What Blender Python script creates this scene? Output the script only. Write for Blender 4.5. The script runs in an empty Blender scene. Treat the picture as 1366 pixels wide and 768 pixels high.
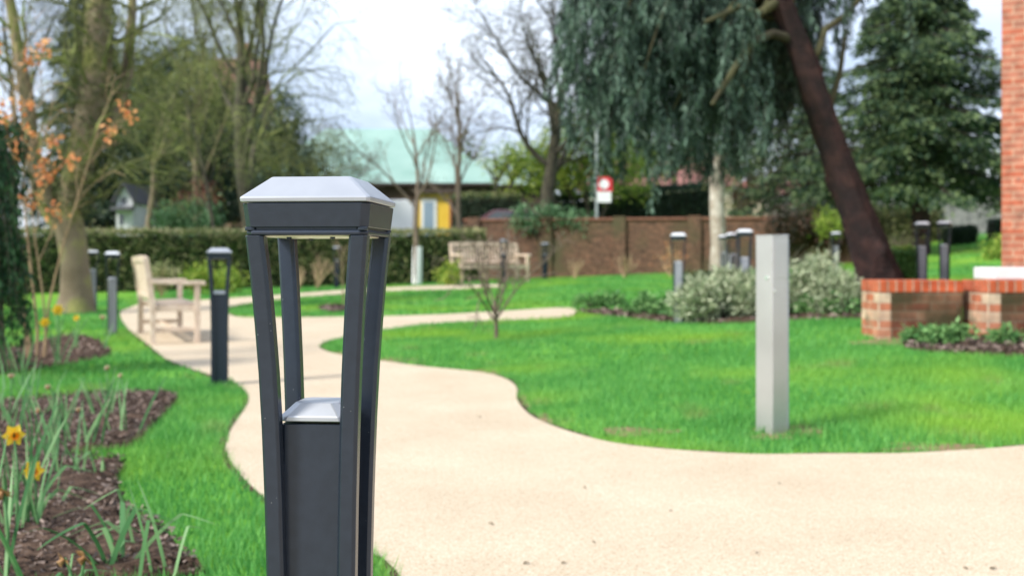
import bpy, bmesh, math, random
import numpy as np
from mathutils import Vector, Matrix
from mathutils.geometry import delaunay_2d_cdt
random.seed(7)
R = np.random.default_rng(11)
S = bpy.context.scene
COL = S.collection
F, CX, HY, EYE = 1450.0, 683.0, 348.0, 0.886      # photo pixels: focal length, centre column, horizon row; eye height in metres
PI = math.pi

# ------------------------------------------------------------------ terrain
CTRL = np.array([
 (-3,0,0),(3,0,0),(0,3,0),(-2,4,0),(2.4,5,0),(4.6,4.6,.04),(-4,7,0),(6,-2,0),(-8,0,0),(10,0,.1),(8,4.5,.12),
 (-2.13,7.92,-.02),(-4.8,13.06,-.0),(-6.9,17.9,.06),(1.33,5.54,0),(0,8,.0),(-2,11.2,0),(.88,15,.16),(-.83,14.5,.07),
 (1.91,12,.20),(3.1,9.3,.22),(4.3,9.1,.22),(5.28,14,.39),(5.77,14.5,.42),(2.57,12.2,.24),(3.9,20,.36),(7.15,24,.52),
 (-.6,25,.37),(.9,29.6,.38),(-4.4,27,.22),(-2.3,27,.27),(3.7,32,.58),(8.5,30,.75),(-10,27,.15),(-15,25,.1),(-6.8,17,.06),
 (11,25,.98),(16,35,1.7),(18,42,2.0),(12,40,1.4),(0,45,.7),(-15,45,.4),(0,80,1),(40,80,2.5),(-40,80,.5),(40,30,1.8),(40,5,.6),
 (-40,20,0),(-30,-15,0),(30,-15,.2),(0,-15,0),(-7,10,0),(1.5,7.2,.03)], float)
def _u(r2):
    return np.where(r2 > 1e-12, r2*np.log(np.maximum(r2,1e-12))*.5, 0)
_n = len(CTRL)
_A = np.zeros((_n+3,_n+3)); _d = CTRL[:,None,:2]-CTRL[None,:,:2]
_A[:_n,:_n] = _u((_d**2).sum(-1)) + np.eye(_n)*.6
_A[:_n,_n] = 1; _A[:_n,_n+1:] = CTRL[:,:2]; _A[_n,:_n] = 1; _A[_n+1:,:_n] = CTRL[:,:2].T
_W = np.linalg.solve(_A, np.concatenate([CTRL[:,2],[0,0,0]]))
def GA(x, y):
    x = np.clip(np.asarray(x,float),-60,60); y = np.clip(np.asarray(y,float),-20,95)
    sh = x.shape; x = x.ravel(); y = y.ravel(); out = np.empty_like(x)
    for i in range(0,len(x),20000):
        a = x[i:i+20000]; b = y[i:i+20000]
        r2 = (a[:,None]-CTRL[None,:,0])**2+(b[:,None]-CTRL[None,:,1])**2
        out[i:i+20000] = _u(r2)@_W[:_n]+_W[_n]+_W[_n+1]*a+_W[_n+2]*b
    return out.reshape(sh)
def G(x, y): return float(GA(np.array([x]),np.array([y]))[0])
def P(px, py, d): return np.array([(px-CX)*d/F, d, EYE-(py-HY)*d/F])
_ds = np.concatenate([np.arange(1,12,.04), np.arange(12,60,.1)])
def hit(px, py):
    X = (px-CX)*_ds/F; Z = EYE-(py-HY)*_ds/F; g = GA(X,_ds)
    i = np.argmax(Z < g) if (Z < g).any() else len(_ds)-1
    return np.array([X[i], _ds[i], g[i]])
def at(px, d):
    x = (px-CX)*d/F
    return np.array([x, d, G(x,d)])
def zpx(py, d): return EYE-(py-HY)*d/F

# ------------------------------------------------------------------ object helpers
def put(o, parent=None):
    COL.objects.link(o)
    if parent: o.parent = parent
    return o
def thing(name, label, cat, loc=(0,0,0), rz=0, group=None):
    o = bpy.data.objects.new(name, None); COL.objects.link(o); o.empty_display_size = .1
    o.location = loc; o.rotation_euler = (0,0,rz); o['label'] = label; o['category'] = cat
    if group: o['group'] = group
    return o
def tag(o, label, cat, group=None):
    o['label'] = label; o['category'] = cat
    if group: o['group'] = group
    return o
def kind(o, k): o['kind'] = k; return o
def mesh(name, V, Fc, mat, parent=None, shift=None, smooth=False):
    V = np.asarray(V, float).reshape(-1,3)
    if shift is not None: V = V-np.asarray(shift)
    me = bpy.data.meshes.new(name)
    if isinstance(Fc, np.ndarray):
        n, k = Fc.shape
        me.vertices.add(len(V)); me.vertices.foreach_set('co', V.ravel())
        me.loops.add(n*k); me.loops.foreach_set('vertex_index', Fc.ravel().astype(np.int32))
        me.polygons.add(n); me.polygons.foreach_set('loop_start', np.arange(0,n*k,k,dtype=np.int32))
        me.update(calc_edges=True)
    else:
        me.from_pydata([tuple(v) for v in V], [], [tuple(int(i) for i in f) for f in Fc]); me.update()
    if smooth: me.polygons.foreach_set('use_smooth', np.ones(len(me.polygons),bool))
    if mat: me.materials.append(mat)
    return put(bpy.data.objects.new(name, me), parent)
def bevel(o, w, seg=1):
    bm = bmesh.new(); bm.from_mesh(o.data)
    ed = [e for e in bm.edges if len(e.link_faces)==2 and e.calc_face_angle(0)>.35]
    bmesh.ops.bevel(bm, geom=ed, offset=w, segments=seg, profile=.6, affect='EDGES', clamp_overlap=True)
    bm.to_mesh(o.data); bm.free(); return o
class MB:
    def __init__(s): s.v=[]; s.f=[]
    def add(s, v, f):
        n=len(s.v); s.v += [tuple(map(float,p)) for p in v]; s.f += [tuple(i+n for i in q) for q in f]; return s
    def box(s, x0,x1,y0,y1,z0,z1, M=None):
        v=[(x,y,z) for z in (z0,z1) for (x,y) in ((x0,y0),(x1,y0),(x1,y1),(x0,y1))]
        if M is not None: v=[tuple(M@Vector(p)) for p in v]
        return s.add(v,[(3,2,1,0),(4,5,6,7),(0,1,5,4),(1,2,6,5),(2,3,7,6),(3,0,4,7)])
    def loft(s, rings, cap=True):
        n=len(rings[0]); v=[p for r in rings for p in r]; f=[]
        for k in range(len(rings)-1):
            for i in range(n):
                j=(i+1)%n; f.append((k*n+i,k*n+j,(k+1)*n+j,(k+1)*n+i))
        if cap: f.append(tuple(range(n-1,-1,-1))); f.append(tuple((len(rings)-1)*n+i for i in range(n)))
        return s.add(v,f)
    def prism(s, poly, axis, a, b):      # poly in the two other axes, extruded along axis
        def mk(u,w,t): return {'x':(t,u,w),'y':(u,t,w),'z':(u,w,t)}[axis]
        return s.loft([[mk(u,w,a) for u,w in poly],[mk(u,w,b) for u,w in poly]])
    def cyl(s, p, q, r0, r1=None, n=12):
        p=np.array(p,float); q=np.array(q,float); r1=r0 if r1 is None else r1
        d=(q-p)/np.linalg.norm(q-p); a=np.cross(d,[0,0,1] if abs(d[2])<.9 else [1,0,0]); a/=np.linalg.norm(a); b=np.cross(d,a)
        ring=lambda c,r:[c+r*(math.cos(2*PI*i/n)*a+math.sin(2*PI*i/n)*b) for i in range(n)]
        return s.loft([ring(p,r0),ring(q,r1)])
    def build(s, name, mat, parent=None, shift=None, bev=0, smooth=False, seg=1):
        o=mesh(name,s.v,s.f,mat,parent,shift)
        bm=bmesh.new(); bm.from_mesh(o.data); bmesh.ops.recalc_face_normals(bm,faces=bm.faces); bm.to_mesh(o.data); bm.free()
        if bev: bevel(o,bev,seg)
        if smooth: o.data.polygons.foreach_set('use_smooth',np.ones(len(o.data.polygons),bool))
        return o
def copy_tree(o, parent=None):
    c=o.copy(); COL.objects.link(c); c.parent=parent
    for ch in list(o.children): copy_tree(ch,c)
    return c
def oct_ring(cx,cy,h,c,z):
    return [(cx+a,cy+b,z) for a,b in ((-h+c,-h),(h-c,-h),(h,-h+c),(h,h-c),(h-c,h),(-h+c,h),(-h,h-c),(-h,-h+c))]

# ------------------------------------------------------------------ materials
MATS={}
def mat(name, c1, c2=None, c3=None, scale=5, rough=.7, metal=0, bump=0, bscale=None, detail=4, trans=0, island=0, spec=.5, coat=0):
    """Principled surface; colour varies by 3-D noise between c1, c2 (and c3); island = per-leaf variation."""
    if name in MATS: return MATS[name]
    m=bpy.data.materials.new(name); m.use_nodes=True; nt=m.node_tree; N=nt.nodes; L=nt.links
    b=N['Principled BSDF']; b.inputs['Roughness'].default_value=rough; b.inputs['Metallic'].default_value=metal
    b.inputs['Specular IOR Level'].default_value=spec; b.inputs['Coat Weight'].default_value=coat
    out=N['Material Output']; col=None
    tc=N.new('ShaderNodeTexCoord')
    if c2 is None: b.inputs['Base Color'].default_value=(*c1,1)
    else:
        nz=N.new('ShaderNodeTexNoise'); nz.inputs['Scale'].default_value=scale; nz.inputs['Detail'].default_value=detail
        L.new(tc.outputs['Object'],nz.inputs['Vector'])
        rp=N.new('ShaderNodeValToRGB'); e=rp.color_ramp.elements; e[0].position=.33; e[0].color=(*c1,1); e[1].position=.67; e[1].color=(*c2,1)
        if c3 is not None:
            k=rp.color_ramp.elements.new(.5); k.color=(*c3,1)
        src=nz.outputs['Fac']
        if island:
            g=N.new('ShaderNodeNewGeometry'); mx=N.new('ShaderNodeMix'); mx.inputs[0].default_value=island
            L.new(nz.outputs['Fac'],mx.inputs[2]); L.new(g.outputs['Random Per Island'],mx.inputs[3]); src=mx.outputs[0]
        L.new(src,rp.inputs['Fac']); L.new(rp.outputs['Color'],b.inputs['Base Color']); col=rp.outputs['Color']
    if bump:
        bz=N.new('ShaderNodeTexNoise'); bz.inputs['Scale'].default_value=bscale or scale*4; bz.inputs['Detail'].default_value=5
        L.new(tc.outputs['Object'],bz.inputs['Vector'])
        bp=N.new('ShaderNodeBump'); bp.inputs['Strength'].default_value=bump; bp.inputs['Distance'].default_value=.02
        L.new(bz.outputs['Fac'],bp.inputs['Height']); L.new(bp.outputs['Normal'],b.inputs['Normal'])
    if trans:
        t=N.new('ShaderNodeBsdfTranslucent'); mx=N.new('ShaderNodeMixShader'); mx.inputs[0].default_value=trans
        if col: L.new(col,t.inputs['Color'])
        else: t.inputs['Color'].default_value=(*c1,1)
        L.new(b.outputs[0],mx.inputs[1]); L.new(t.outputs[0],mx.inputs[2]); L.new(mx.outputs[0],out.inputs['Surface'])
    MATS[name]=m; return m
def brick_mat(name, cols, mortar, w=.225, h=.075, rot=None, dirt=None, bias=0, mort=.012, noise=.5):
    m=bpy.data.materials.new(name); m.use_nodes=True; nt=m.node_tree; N=nt.nodes; L=nt.links; b=N['Principled BSDF']
    b.inputs['Roughness'].default_value=.9; b.inputs['Specular IOR Level'].default_value=.2
    tc=N.new('ShaderNodeTexCoord'); sp=N.new('ShaderNodeSeparateXYZ'); ad=N.new('ShaderNodeMath'); cb=N.new('ShaderNodeCombineXYZ')
    L.new(tc.outputs['Object'],sp.inputs[0]); L.new(sp.outputs['X'],ad.inputs[0]); L.new(sp.outputs['Y'],ad.inputs[1])
    if rot=='soldier': L.new(ad.outputs[0],cb.inputs['Y']); L.new(sp.outputs['Z'],cb.inputs['X'])
    else: L.new(ad.outputs[0],cb.inputs['X']); L.new(sp.outputs['Z'],cb.inputs['Y'])
    bk=N.new('ShaderNodeTexBrick'); bk.inputs['Scale'].default_value=1; bk.inputs['Brick Width'].default_value=w; bk.inputs['Row Height'].default_value=h
    bk.inputs['Mortar Size'].default_value=mort*.5; bk.inputs['Mortar Smooth'].default_value=.3; bk.inputs['Bias'].default_value=bias
    bk.inputs['Color1'].default_value=(*cols[0],1); bk.inputs['Color2'].default_value=(*cols[1],1); bk.inputs['Mortar'].default_value=(*mortar,1)
    if rot=='soldier': bk.offset=0; bk.inputs['Brick Width'].default_value=50
    L.new(cb.outputs[0],bk.inputs['Vector'])
    nz=N.new('ShaderNodeTexNoise'); nz.inputs['Scale'].default_value=9; nz.inputs['Detail'].default_value=5; L.new(tc.outputs['Object'],nz.inputs['Vector'])
    rp=N.new('ShaderNodeValToRGB'); e=rp.color_ramp.elements; e[0].position=.3; e[0].color=(1-noise,)*3+(1,); e[1].position=.7; e[1].color=(1.25,1.2,1.15,1)
    L.new(nz.outputs['Fac'],rp.inputs['Fac'])
    mx=N.new('ShaderNodeMix'); mx.data_type='RGBA'; mx.blend_type='MULTIPLY'; mx.inputs[0].default_value=1
    L.new(bk.outputs['Color'],mx.inputs[6]); L.new(rp.outputs['Color'],mx.inputs[7]); last=mx.outputs[2]
    if dirt:
        n2=N.new('ShaderNodeTexNoise'); n2.inputs['Scale'].default_value=dirt[1]; n2.inputs['Detail'].default_value=6; L.new(tc.outputs['Object'],n2.inputs['Vector'])
        r2=N.new('ShaderNodeValToRGB'); r2.color_ramp.elements[0].position=dirt[2]; r2.color_ramp.elements[1].position=dirt[2]+.15
        L.new(n2.outputs['Fac'],r2.inputs['Fac']); m2=N.new('ShaderNodeMix'); m2.data_type='RGBA'
        L.new(r2.outputs['Color'],m2.inputs[0]); L.new(last,m2.inputs[6]); m2.inputs[7].default_value=(*dirt[0],1); last=m2.outputs[2]
    L.new(last,b.inputs['Base Color'])
    bp=N.new('ShaderNodeBump'); bp.inputs['Strength'].default_value=.5; bp.inputs['Distance'].default_value=.01; bp.invert=True
    L.new(bk.outputs['Fac'],bp.inputs['Height']); L.new(bp.outputs['Normal'],b.inputs['Normal'])
    return m

M_lawn=mat('lawn_green',(.07,.21,.02),(.15,.34,.04),(.10,.27,.028),scale=1.3,rough=.9,spec=.1,bump=.5,bscale=60)
M_path=None
def path_material():
    m=bpy.data.materials.new('resin_gravel'); m.use_nodes=True; nt=m.node_tree; N=nt.nodes; L=nt.links; b=N['Principled BSDF']
    b.inputs['Roughness'].default_value=.85; b.inputs['Specular IOR Level'].default_value=.25
    tc=N.new('ShaderNodeTexCoord')
    vo=N.new('ShaderNodeTexVoronoi'); vo.inputs['Scale'].default_value=230; L.new(tc.outputs['Object'],vo.inputs['Vector'])
    sp=N.new('ShaderNodeSeparateColor'); L.new(vo.outputs['Color'],sp.inputs[0])
    r1=N.new('ShaderNodeValToRGB'); E=r1.color_ramp.elements
    E[0].position=0; E[0].color=(.38,.29,.19,1); E[1].position=1; E[1].color=(.74,.67,.56,1)
    for p,c in ((.12,(.50,.41,.30,1)),(.55,(.62,.52,.39,1)),(.85,(.70,.60,.465,1))):
        k=E.new(p); k.color=c
    L.new(sp.outputs[0],r1.inputs['Fac'])
    n=N.new('ShaderNodeTexNoise'); n.inputs['Scale'].default_value=1.4; n.inputs['Detail'].default_value=9; n.inputs['Roughness'].default_value=.62; L.new(tc.outputs['Object'],n.inputs['Vector'])
    r2=N.new('ShaderNodeValToRGB'); r2.color_ramp.elements[0].position=.35; r2.color_ramp.elements[0].color=(.76,.735,.69,1); r2.color_ramp.elements[1].position=.65; r2.color_ramp.elements[1].color=(.865,.85,.82,1)
    L.new(n.outputs['Fac'],r2.inputs['Fac'])
    mx=N.new('ShaderNodeMix'); mx.data_type='RGBA'; mx.blend_type='MULTIPLY'; mx.inputs[0].default_value=1
    L.new(r1.outputs[0],mx.inputs[6]); L.new(r2.outputs[0],mx.inputs[7]); L.new(mx.outputs[2],b.inputs['Base Color'])
    bp=N.new('ShaderNodeBump'); bp.inputs['Strength'].default_value=.15; bp.inputs['Distance'].default_value=.003; bp.invert=True
    L.new(vo.outputs['Distance'],bp.inputs['Height']); L.new(bp.outputs['Normal'],b.inputs['Normal'])
    return m
M_path=path_material()
M_soil=mat('bed_soil',(.035,.022,.015),(.13,.085,.06),(.07,.045,.032),scale=22,rough=.95,spec=.1,bump=1,bscale=40)
M_chip=mat('bark_chips',(.04,.03,.026),(.26,.20,.17),(.13,.098,.08),scale=30,rough=.9,spec=.1,island=.8)
M_grass=mat('grass_blades',(.062,.25,.048),(.205,.49,.125),(.112,.37,.082),scale=1.1,rough=.6,spec=.25,trans=.35,island=.42)

def patchy(m, c_yel, c_straw):
    nt=m.node_tree; N=nt.nodes; L=nt.links; b=N['Principled BSDF']; tc=[n for n in N if n.type=='TEX_COORD'][0]
    src=b.inputs['Base Color'].links[0].from_socket
    for sc,lo,hi,c,amt in ((.55,.50,.66,c_yel,.75),(2.3,.60,.72,c_straw,.55),(7,.64,.74,c_yel,.5)):
        nz=N.new('ShaderNodeTexNoise'); nz.inputs['Scale'].default_value=sc; nz.inputs['Detail'].default_value=5; L.new(tc.outputs['Object'],nz.inputs['Vector'])
        mr=N.new('ShaderNodeMapRange'); mr.inputs['From Min'].default_value=lo; mr.inputs['From Max'].default_value=hi; mr.inputs['To Max'].default_value=amt; L.new(nz.outputs['Fac'],mr.inputs['Value'])
        mx=N.new('ShaderNodeMix'); mx.data_type='RGBA'; L.new(mr.outputs[0],mx.inputs[0]); L.new(src,mx.inputs[6]); mx.inputs[7].default_value=(*c,1); src=mx.outputs[2]
    L.new(src,b.inputs['Base Color'])
    for n in N:
        if n.type=='BSDF_TRANSLUCENT': L.new(src,n.inputs['Color'])
patchy(M_grass,(.27,.46,.045),(.30,.30,.11)); patchy(M_lawn,(.20,.33,.04),(.25,.22,.10))
def steel_mat(name, base, rough, metal):
    m=mat(name,base,tuple(min(1,c*1.18) for c in base),scale=60,rough=rough,metal=metal,bump=.04,bscale=700)
    nt=m.node_tree; N=nt.nodes; L=nt.links; b=N['Principled BSDF']
    tc=[n for n in N if n.type=='TEX_COORD'][0]
    vo=N.new('ShaderNodeTexVoronoi'); vo.inputs['Scale'].default_value=120; L.new(tc.outputs['Object'],vo.inputs['Vector'])
    nz=N.new('ShaderNodeTexNoise'); nz.inputs['Scale'].default_value=17; L.new(tc.outputs['Object'],nz.inputs['Vector'])
    a=N.new('ShaderNodeMath'); a.operation='LESS_THAN'; a.inputs[1].default_value=.085; L.new(vo.outputs['Distance'],a.inputs[0])
    c=N.new('ShaderNodeMath'); c.operation='GREATER_THAN'; c.inputs[1].default_value=.585; L.new(nz.outputs['Fac'],c.inputs[0])
    k=N.new('ShaderNodeMath'); k.operation='MULTIPLY'; L.new(a.outputs[0],k.inputs[0]); L.new(c.outputs[0],k.inputs[1])
    k2=N.new('ShaderNodeMath'); k2.operation='MULTIPLY'; k2.inputs[1].default_value=.5; L.new(k.outputs[0],k2.inputs[0])
    src=b.inputs['Base Color'].links[0].from_socket
    mx=N.new('ShaderNodeMix'); mx.data_type='RGBA'; L.new(k2.outputs[0],mx.inputs[0]); L.new(src,mx.inputs[6]); mx.inputs[7].default_value=(.35,.37,.38,1)
    L.new(mx.outputs[2],b.inputs['Base Color']); return m
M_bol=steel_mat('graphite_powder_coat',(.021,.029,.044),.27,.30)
M_bol_lit=steel_mat('graphite_coat_lit',(.24,.25,.28),.36,.10)  # same graphite coat, sky reflection painted in as a lighter colour
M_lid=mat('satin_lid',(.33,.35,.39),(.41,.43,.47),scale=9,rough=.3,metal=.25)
M_lid_lit=mat('satin_lid_lit',(.62,.64,.68),(.70,.72,.75),scale=8,rough=.36,metal=.1)  # same lid metal, lightened in colour to offset tree shade on far bollards
M_cap=mat('satin_cap',(.36,.38,.42),(.44,.46,.50),scale=8,rough=.4,metal=.5)
M_trim=mat('trim_metal',(.10,.12,.15),rough=.4,metal=.3)
M_diff=mat('lamp_diffuser',(.85,.80,.68),rough=.35)
M_silver=mat('brushed_post',(.46,.445,.44),(.54,.525,.52),scale=3,rough=.32,metal=.55)
M_teak=mat('weathered_teak',(.54,.42,.31),(.70,.58,.46),(.62,.49,.38),scale=14,rough=.42,bump=.15,bscale=50)

# ------------------------------------------------------------------ setting
def axis(lo,hi,a,b,st):
    return np.concatenate([np.linspace(lo,a,14)[:-1],np.arange(a,b,st),np.linspace(b,hi,14)])
xs=axis(-400,400,-18,22,.25); ys=axis(-60,500,-3,46,.25)
gx,gy=np.meshgrid(xs,ys); gz=GA(gx,gy)
V=np.stack([gx,gy,gz],-1).reshape(-1,3); nx=len(xs)
ii=(np.arange(len(ys)-1)[:,None]*nx+np.arange(nx-1)[None,:]).ravel()
kind(mesh('lawn_ground',V,np.stack([ii,ii+1,ii+nx+1,ii+nx],-1),M_lawn,smooth=True),'structure')

def inside(poly,x,y):
    o=np.argsort(y); ys_=y[o]; xs_=x[o]; c=np.zeros(len(x),bool); n=len(poly); j=n-1
    for i in range(n):
        xi,yi=poly[i]; xj,yj=poly[j]; j=i
        if yi==yj: continue
        a,b=np.searchsorted(ys_,(min(yi,yj),max(yi,yj)))
        if a<b: c[a:b]^=xs_[a:b]<(xj-xi)*(ys_[a:b]-yi)/(yj-yi)+xi
    out=np.empty_like(c); out[o]=c; return out
def sheet(name, poly, mt, lift, step=.4, noise=0, skirt=True):
    A=np.array([(p[0],p[1]) for p in poly]); lo=A.min(0); hi=A.max(0); k=len(A)
    g=np.stack(np.meshgrid(np.arange(lo[0],hi[0],step),np.arange(lo[1],hi[1],step)),-1).reshape(-1,2); g=g+R.uniform(-.1,.1,g.shape)*step; g=g[inside(A,g[:,0],g[:,1])]
    vs,_,fs,*_r=delaunay_2d_cdt([Vector(p) for p in A]+[Vector(p) for p in g],[(i,(i+1)%k) for i in range(k)],[list(range(k))],1,1e-4)
    bm=bmesh.new(); bv=[bm.verts.new((v[0],v[1],0)) for v in vs]
    cc=np.array([[sum(vs[i][q] for i in f)/len(f) for q in (0,1)] for f in fs]); okf=inside(A,cc[:,0],cc[:,1])
    for f,okk in zip(fs,okf):
        if okk:
            try: bm.faces.new([bv[i] for i in f])
            except ValueError: pass
    bmesh.ops.delete(bm,geom=[v for v in bm.verts if not v.link_faces],context='VERTS')
    bnd=set(v for e in bm.edges if len(e.link_faces)==1 for v in e.verts)
    X=np.array([v.co[:] for v in bm.verts]); Z=GA(X[:,0],X[:,1])
    for v,z in zip(bm.verts,Z): v.co.z=z+lift+(0 if v in bnd or not noise else abs(random.gauss(0,noise))+noise)
    for f in bm.faces:
        if f.normal.z<0: f.normal_flip()
    me=bpy.data.meshes.new(name); bm.to_mesh(me); bm.free(); me.materials.append(mt)
    if noise: me.polygons.foreach_set('use_smooth',np.ones(len(me.polygons),bool))
    return kind(put(bpy.data.objects.new(name,me)),'structure')
def smooth_poly(pts, n=4):
    """Catmull-Rom through an open list."""
    p=[np.array(q[:2],float) for q in pts]; p=[2*p[0]-p[1]]+p+[2*p[-1]-p[-2]]; out=[]
    for i in range(1,len(p)-2):
        for t in np.linspace(0,1,n,endpoint=False):
            a,b,c,d=p[i-1],p[i],p[i+1],p[i+2]
            out.append(.5*(2*b+(c-a)*t+(2*a-5*b+4*c-d)*t*t+(3*b-a-3*c+d)*t**3))
    out.append(p[-2]); return out
H=lambda L:[hit(*q) for q in L]
right_edge=[(1366,597),(1300,601),(1200,606),(1100,608),(1000,607),(900,602),(820,593),(760,578),(715,560),(696,545),(689,532),(690,520),(679,509),(655,500),(620,495),(570,490),(520,484),(470,477),(438,470),(426,463),(440,455),(480,447),(540,437),(600,430.5),(680,427.5),(740,425.5)]
cross_top=[(740,411.5),(650,417),(560,421),(450,423.5),(330,424),(306,420)]
upper_low=[(304,411),(320,407),(340,404),(362,401),(420,395.5),(480,391.5),(548,388),(610,386),(670,384)]
upper_top=[(670,379.5),(600,381),(548,382.5),(480,386),(420,390),(362,394.5),(320,397),(250,402),(185,406)]
left_edge=[(160,416),(162,428),(172,441),(187,453),(202,464),(222,480),(252,492),(287,503),(312,512),(327,522),(332,535),(325,550),(308,575),(301,600),(306,615),(325,640),(352,665),(400,700),(450,730),(530,768)]
pathpoly=[(14,-9),(14,6.3),(8,5.9),(4.4,5.35)]+smooth_poly(H(right_edge))+H([(764,422),(770,415),(764,411.5)])+smooth_poly(H(cross_top))+smooth_poly(H(upper_low))+smooth_poly(H(upper_top))+smooth_poly(H(left_edge)+[np.array((-.12,1.9)),np.array((-.12,1.35)),np.array((-.35,.8)),np.array((-1.2,.45)),np.array((-4,.2)),np.array((-12,.0)),np.array((-12,-9))])
PATH=np.array([(p[0],p[1]) for p in pathpoly])
_t=np.roll(PATH,-1,0)-np.roll(PATH,1,0); _t/=np.linalg.norm(_t,axis=1)[:,None]+1e-9
_nn=np.stack([_t[:,1],-_t[:,0]],-1); _sg=1 if not inside(PATH,np.array([PATH[20,0]+_nn[20,0]*.03]),np.array([PATH[20,1]+_nn[20,1]*.03]))[0] else -1
EDGE=PATH+_nn*_sg*np.random.default_rng(2).uniform(.008,.05,len(PATH))[:,None]
sheet('path',PATH,M_path,.008)
sheet('soil_edge',EDGE,M_soil,.004)
bed1=[(-4.5,2.1)]+smooth_poly(H([(275,775),(240,735),(210,705),(180,690),(163,672),(158,640),(166,622),(120,617),(86,612),(110,606),(172,599),(200,575),(224,550),(236,531),(190,527),(120,529),(60,534),(0,540)]))+[(-4.6,6.6)]
bed2=smooth_poly(H([(-60,520),(0,502),(60,492),(120,482),(147,474),(140,460),(112,449),(80,450),(30,462),(-60,475)]))
bed3=smooth_poly(H([(766,416.5),(790,420),(820,424),(855,428.5),(900,432),(1000,432),(1060,429),(1150,427),(1215,424)]))+[(6.2,13.4),(5.0,14.6),(2.4,14.8)]
bed4=smooth_poly(H([(1203,460),(1212,467),(1250,471),(1300,474),(1366,477),(1420,480)]))+[(4.9,9.0),(3.4,9.2)]
bed5=[hit(448+22*math.cos(a),413+4*math.sin(a)) for a in np.linspace(0,2*PI,20,endpoint=False)]
BEDS=[np.array([(p[0],p[1]) for p in b]) for b in (bed1,bed2,bed3,bed4,bed5)]
for b,st in zip(BEDS,(.12,.2,.3,.2,.4)): sheet('bed_soil',b,M_soil,.012,st,.012)
# bare sandy scuffs at the lawn edges
M_scuff=mat('worn_turf',(.24,.16,.10),(.12,.20,.04),(.20,.16,.08),scale=7,rough=.95,spec=.1)
def scuff(px,py,rx,ry):
    c=hit(px,py); pts=[]
    for a in np.linspace(0,2*PI,18,endpoint=False):
        k=1+.25*math.sin(3*a+px)+.1*random.random(); q=hit(px+rx*k*math.cos(a),py+ry*k*math.sin(a)); pts.append((q[0],q[1]))
    sheet('worn_turf',pts,M_scuff,.004,.4); return np.array(pts)
SCUFF=[scuff(1030,583,26,5),scuff(460,473,32,3),scuff(640,497,28,3),scuff(722,560,14,6),scuff(1240,597,60,5),scuff(1180,457,38,5),scuff(697,540,10,10),scuff(1060,575,45,6),scuff(850,577,50,5),scuff(530,481,24,3),scuff(1250,600,70,4)]

# grass: single curved blades, denser near the viewer
def blades(n,x0,x1,y0,y1,h,w):
    x=R.uniform(x0,x1,n); y=R.uniform(y0,y1,n)
    ok=~inside(PATH,x,y); ok&=~inside(EDGE,x,y)|(R.random(n)<.45)
    for b in BEDS: ok&=~inside(b,x,y)
    for b in SCUFF: ok&=~inside(b,x,y)|(R.random(n)<.55)
    px=CX+F*x/np.maximum(y,.3); ok&=(px>-260)&(px<1640)
    x=x[ok]; y=y[ok]; n=len(x); z=GA(x,y)
    a=R.uniform(0,2*PI,n); hh=h*R.uniform(.55,1.35,n)*(1+.25*np.sin(x*2.1+1)*np.cos(y*1.7)); ww=w*R.uniform(.7,1.3,n)
    lean=hh*R.uniform(.1,.75,n); b=R.uniform(0,2*PI,n)
    ux,uy=np.cos(a)*ww/2,np.sin(a)*ww/2
    v=np.empty((n,3,3)); v[:,0]=np.stack([x-ux,y-uy,z-.004],-1); v[:,1]=np.stack([x+ux,y+uy,z-.004],-1)
    v[:,2]=np.stack([x+np.cos(b)*lean,y+np.sin(b)*lean,z+hh],-1)
    return v.reshape(-1,3)
gv=[blades(60000,-3,0,1.2,4,.045,.005),blades(90000,-4.6,0,4,8.2,.042,.006),blades(130000,-.6,6.5,5,9,.040,.006),
    blades(110000,-3,8,9,14,.040,.009),blades(60000,-9,-2,8,18,.045,.012),blades(120000,-8,10,14,30,.05,.02),blades(40000,5,22,12,40,.05,.03)]
gv=np.concatenate(gv)
kind(mesh('lawn_grass',gv,np.arange(len(gv)).reshape(-1,3),M_grass),'stuff')
# bark mulch chips on the beds
def chips(poly,n,s):
    lo=poly.min(0); hi=poly.max(0); x=R.uniform(lo[0],hi[0],n); y=R.uniform(lo[1],hi[1],n); ok=inside(poly,x,y)
    x=x[ok]; y=y[ok]; n=len(x); z=GA(x,y)+.03+R.uniform(-.012,.02,n)
    a=R.normal(0,1,(n,3)); a[:,2]*=.45; a/=np.linalg.norm(a,axis=1)[:,None]; b=np.cross(a,R.normal(0,1,(n,3))); b/=np.linalg.norm(b,axis=1)[:,None]
    sz=s*R.uniform(.5,1.5,n)[:,None]; c=np.stack([x,y,z],-1)
    v=np.stack([c-a*sz-b*sz*.4,c+a*sz-b*sz*.25,c+a*sz*.9+b*sz*.4,c-a*sz*.8+b*sz*.35],1); return v.reshape(-1,3)
cv=np.concatenate([chips(BEDS[0],80000,.0085),chips(BEDS[1],1500,.02),chips(BEDS[2],7000,.025),chips(BEDS[3],2500,.02),chips(BEDS[4],800,.03)])
kind(mesh('bark_mulch',cv,np.arange(len(cv)).reshape(-1,4),M_chip),'stuff')
M_road=mat('road_asphalt',(.045,.045,.048),(.06,.06,.06),scale=3,rough=.9)
sheet('road',[(-60,37),(60,37),(60,44),(-60,44)],M_road,.02,2.0)

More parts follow.
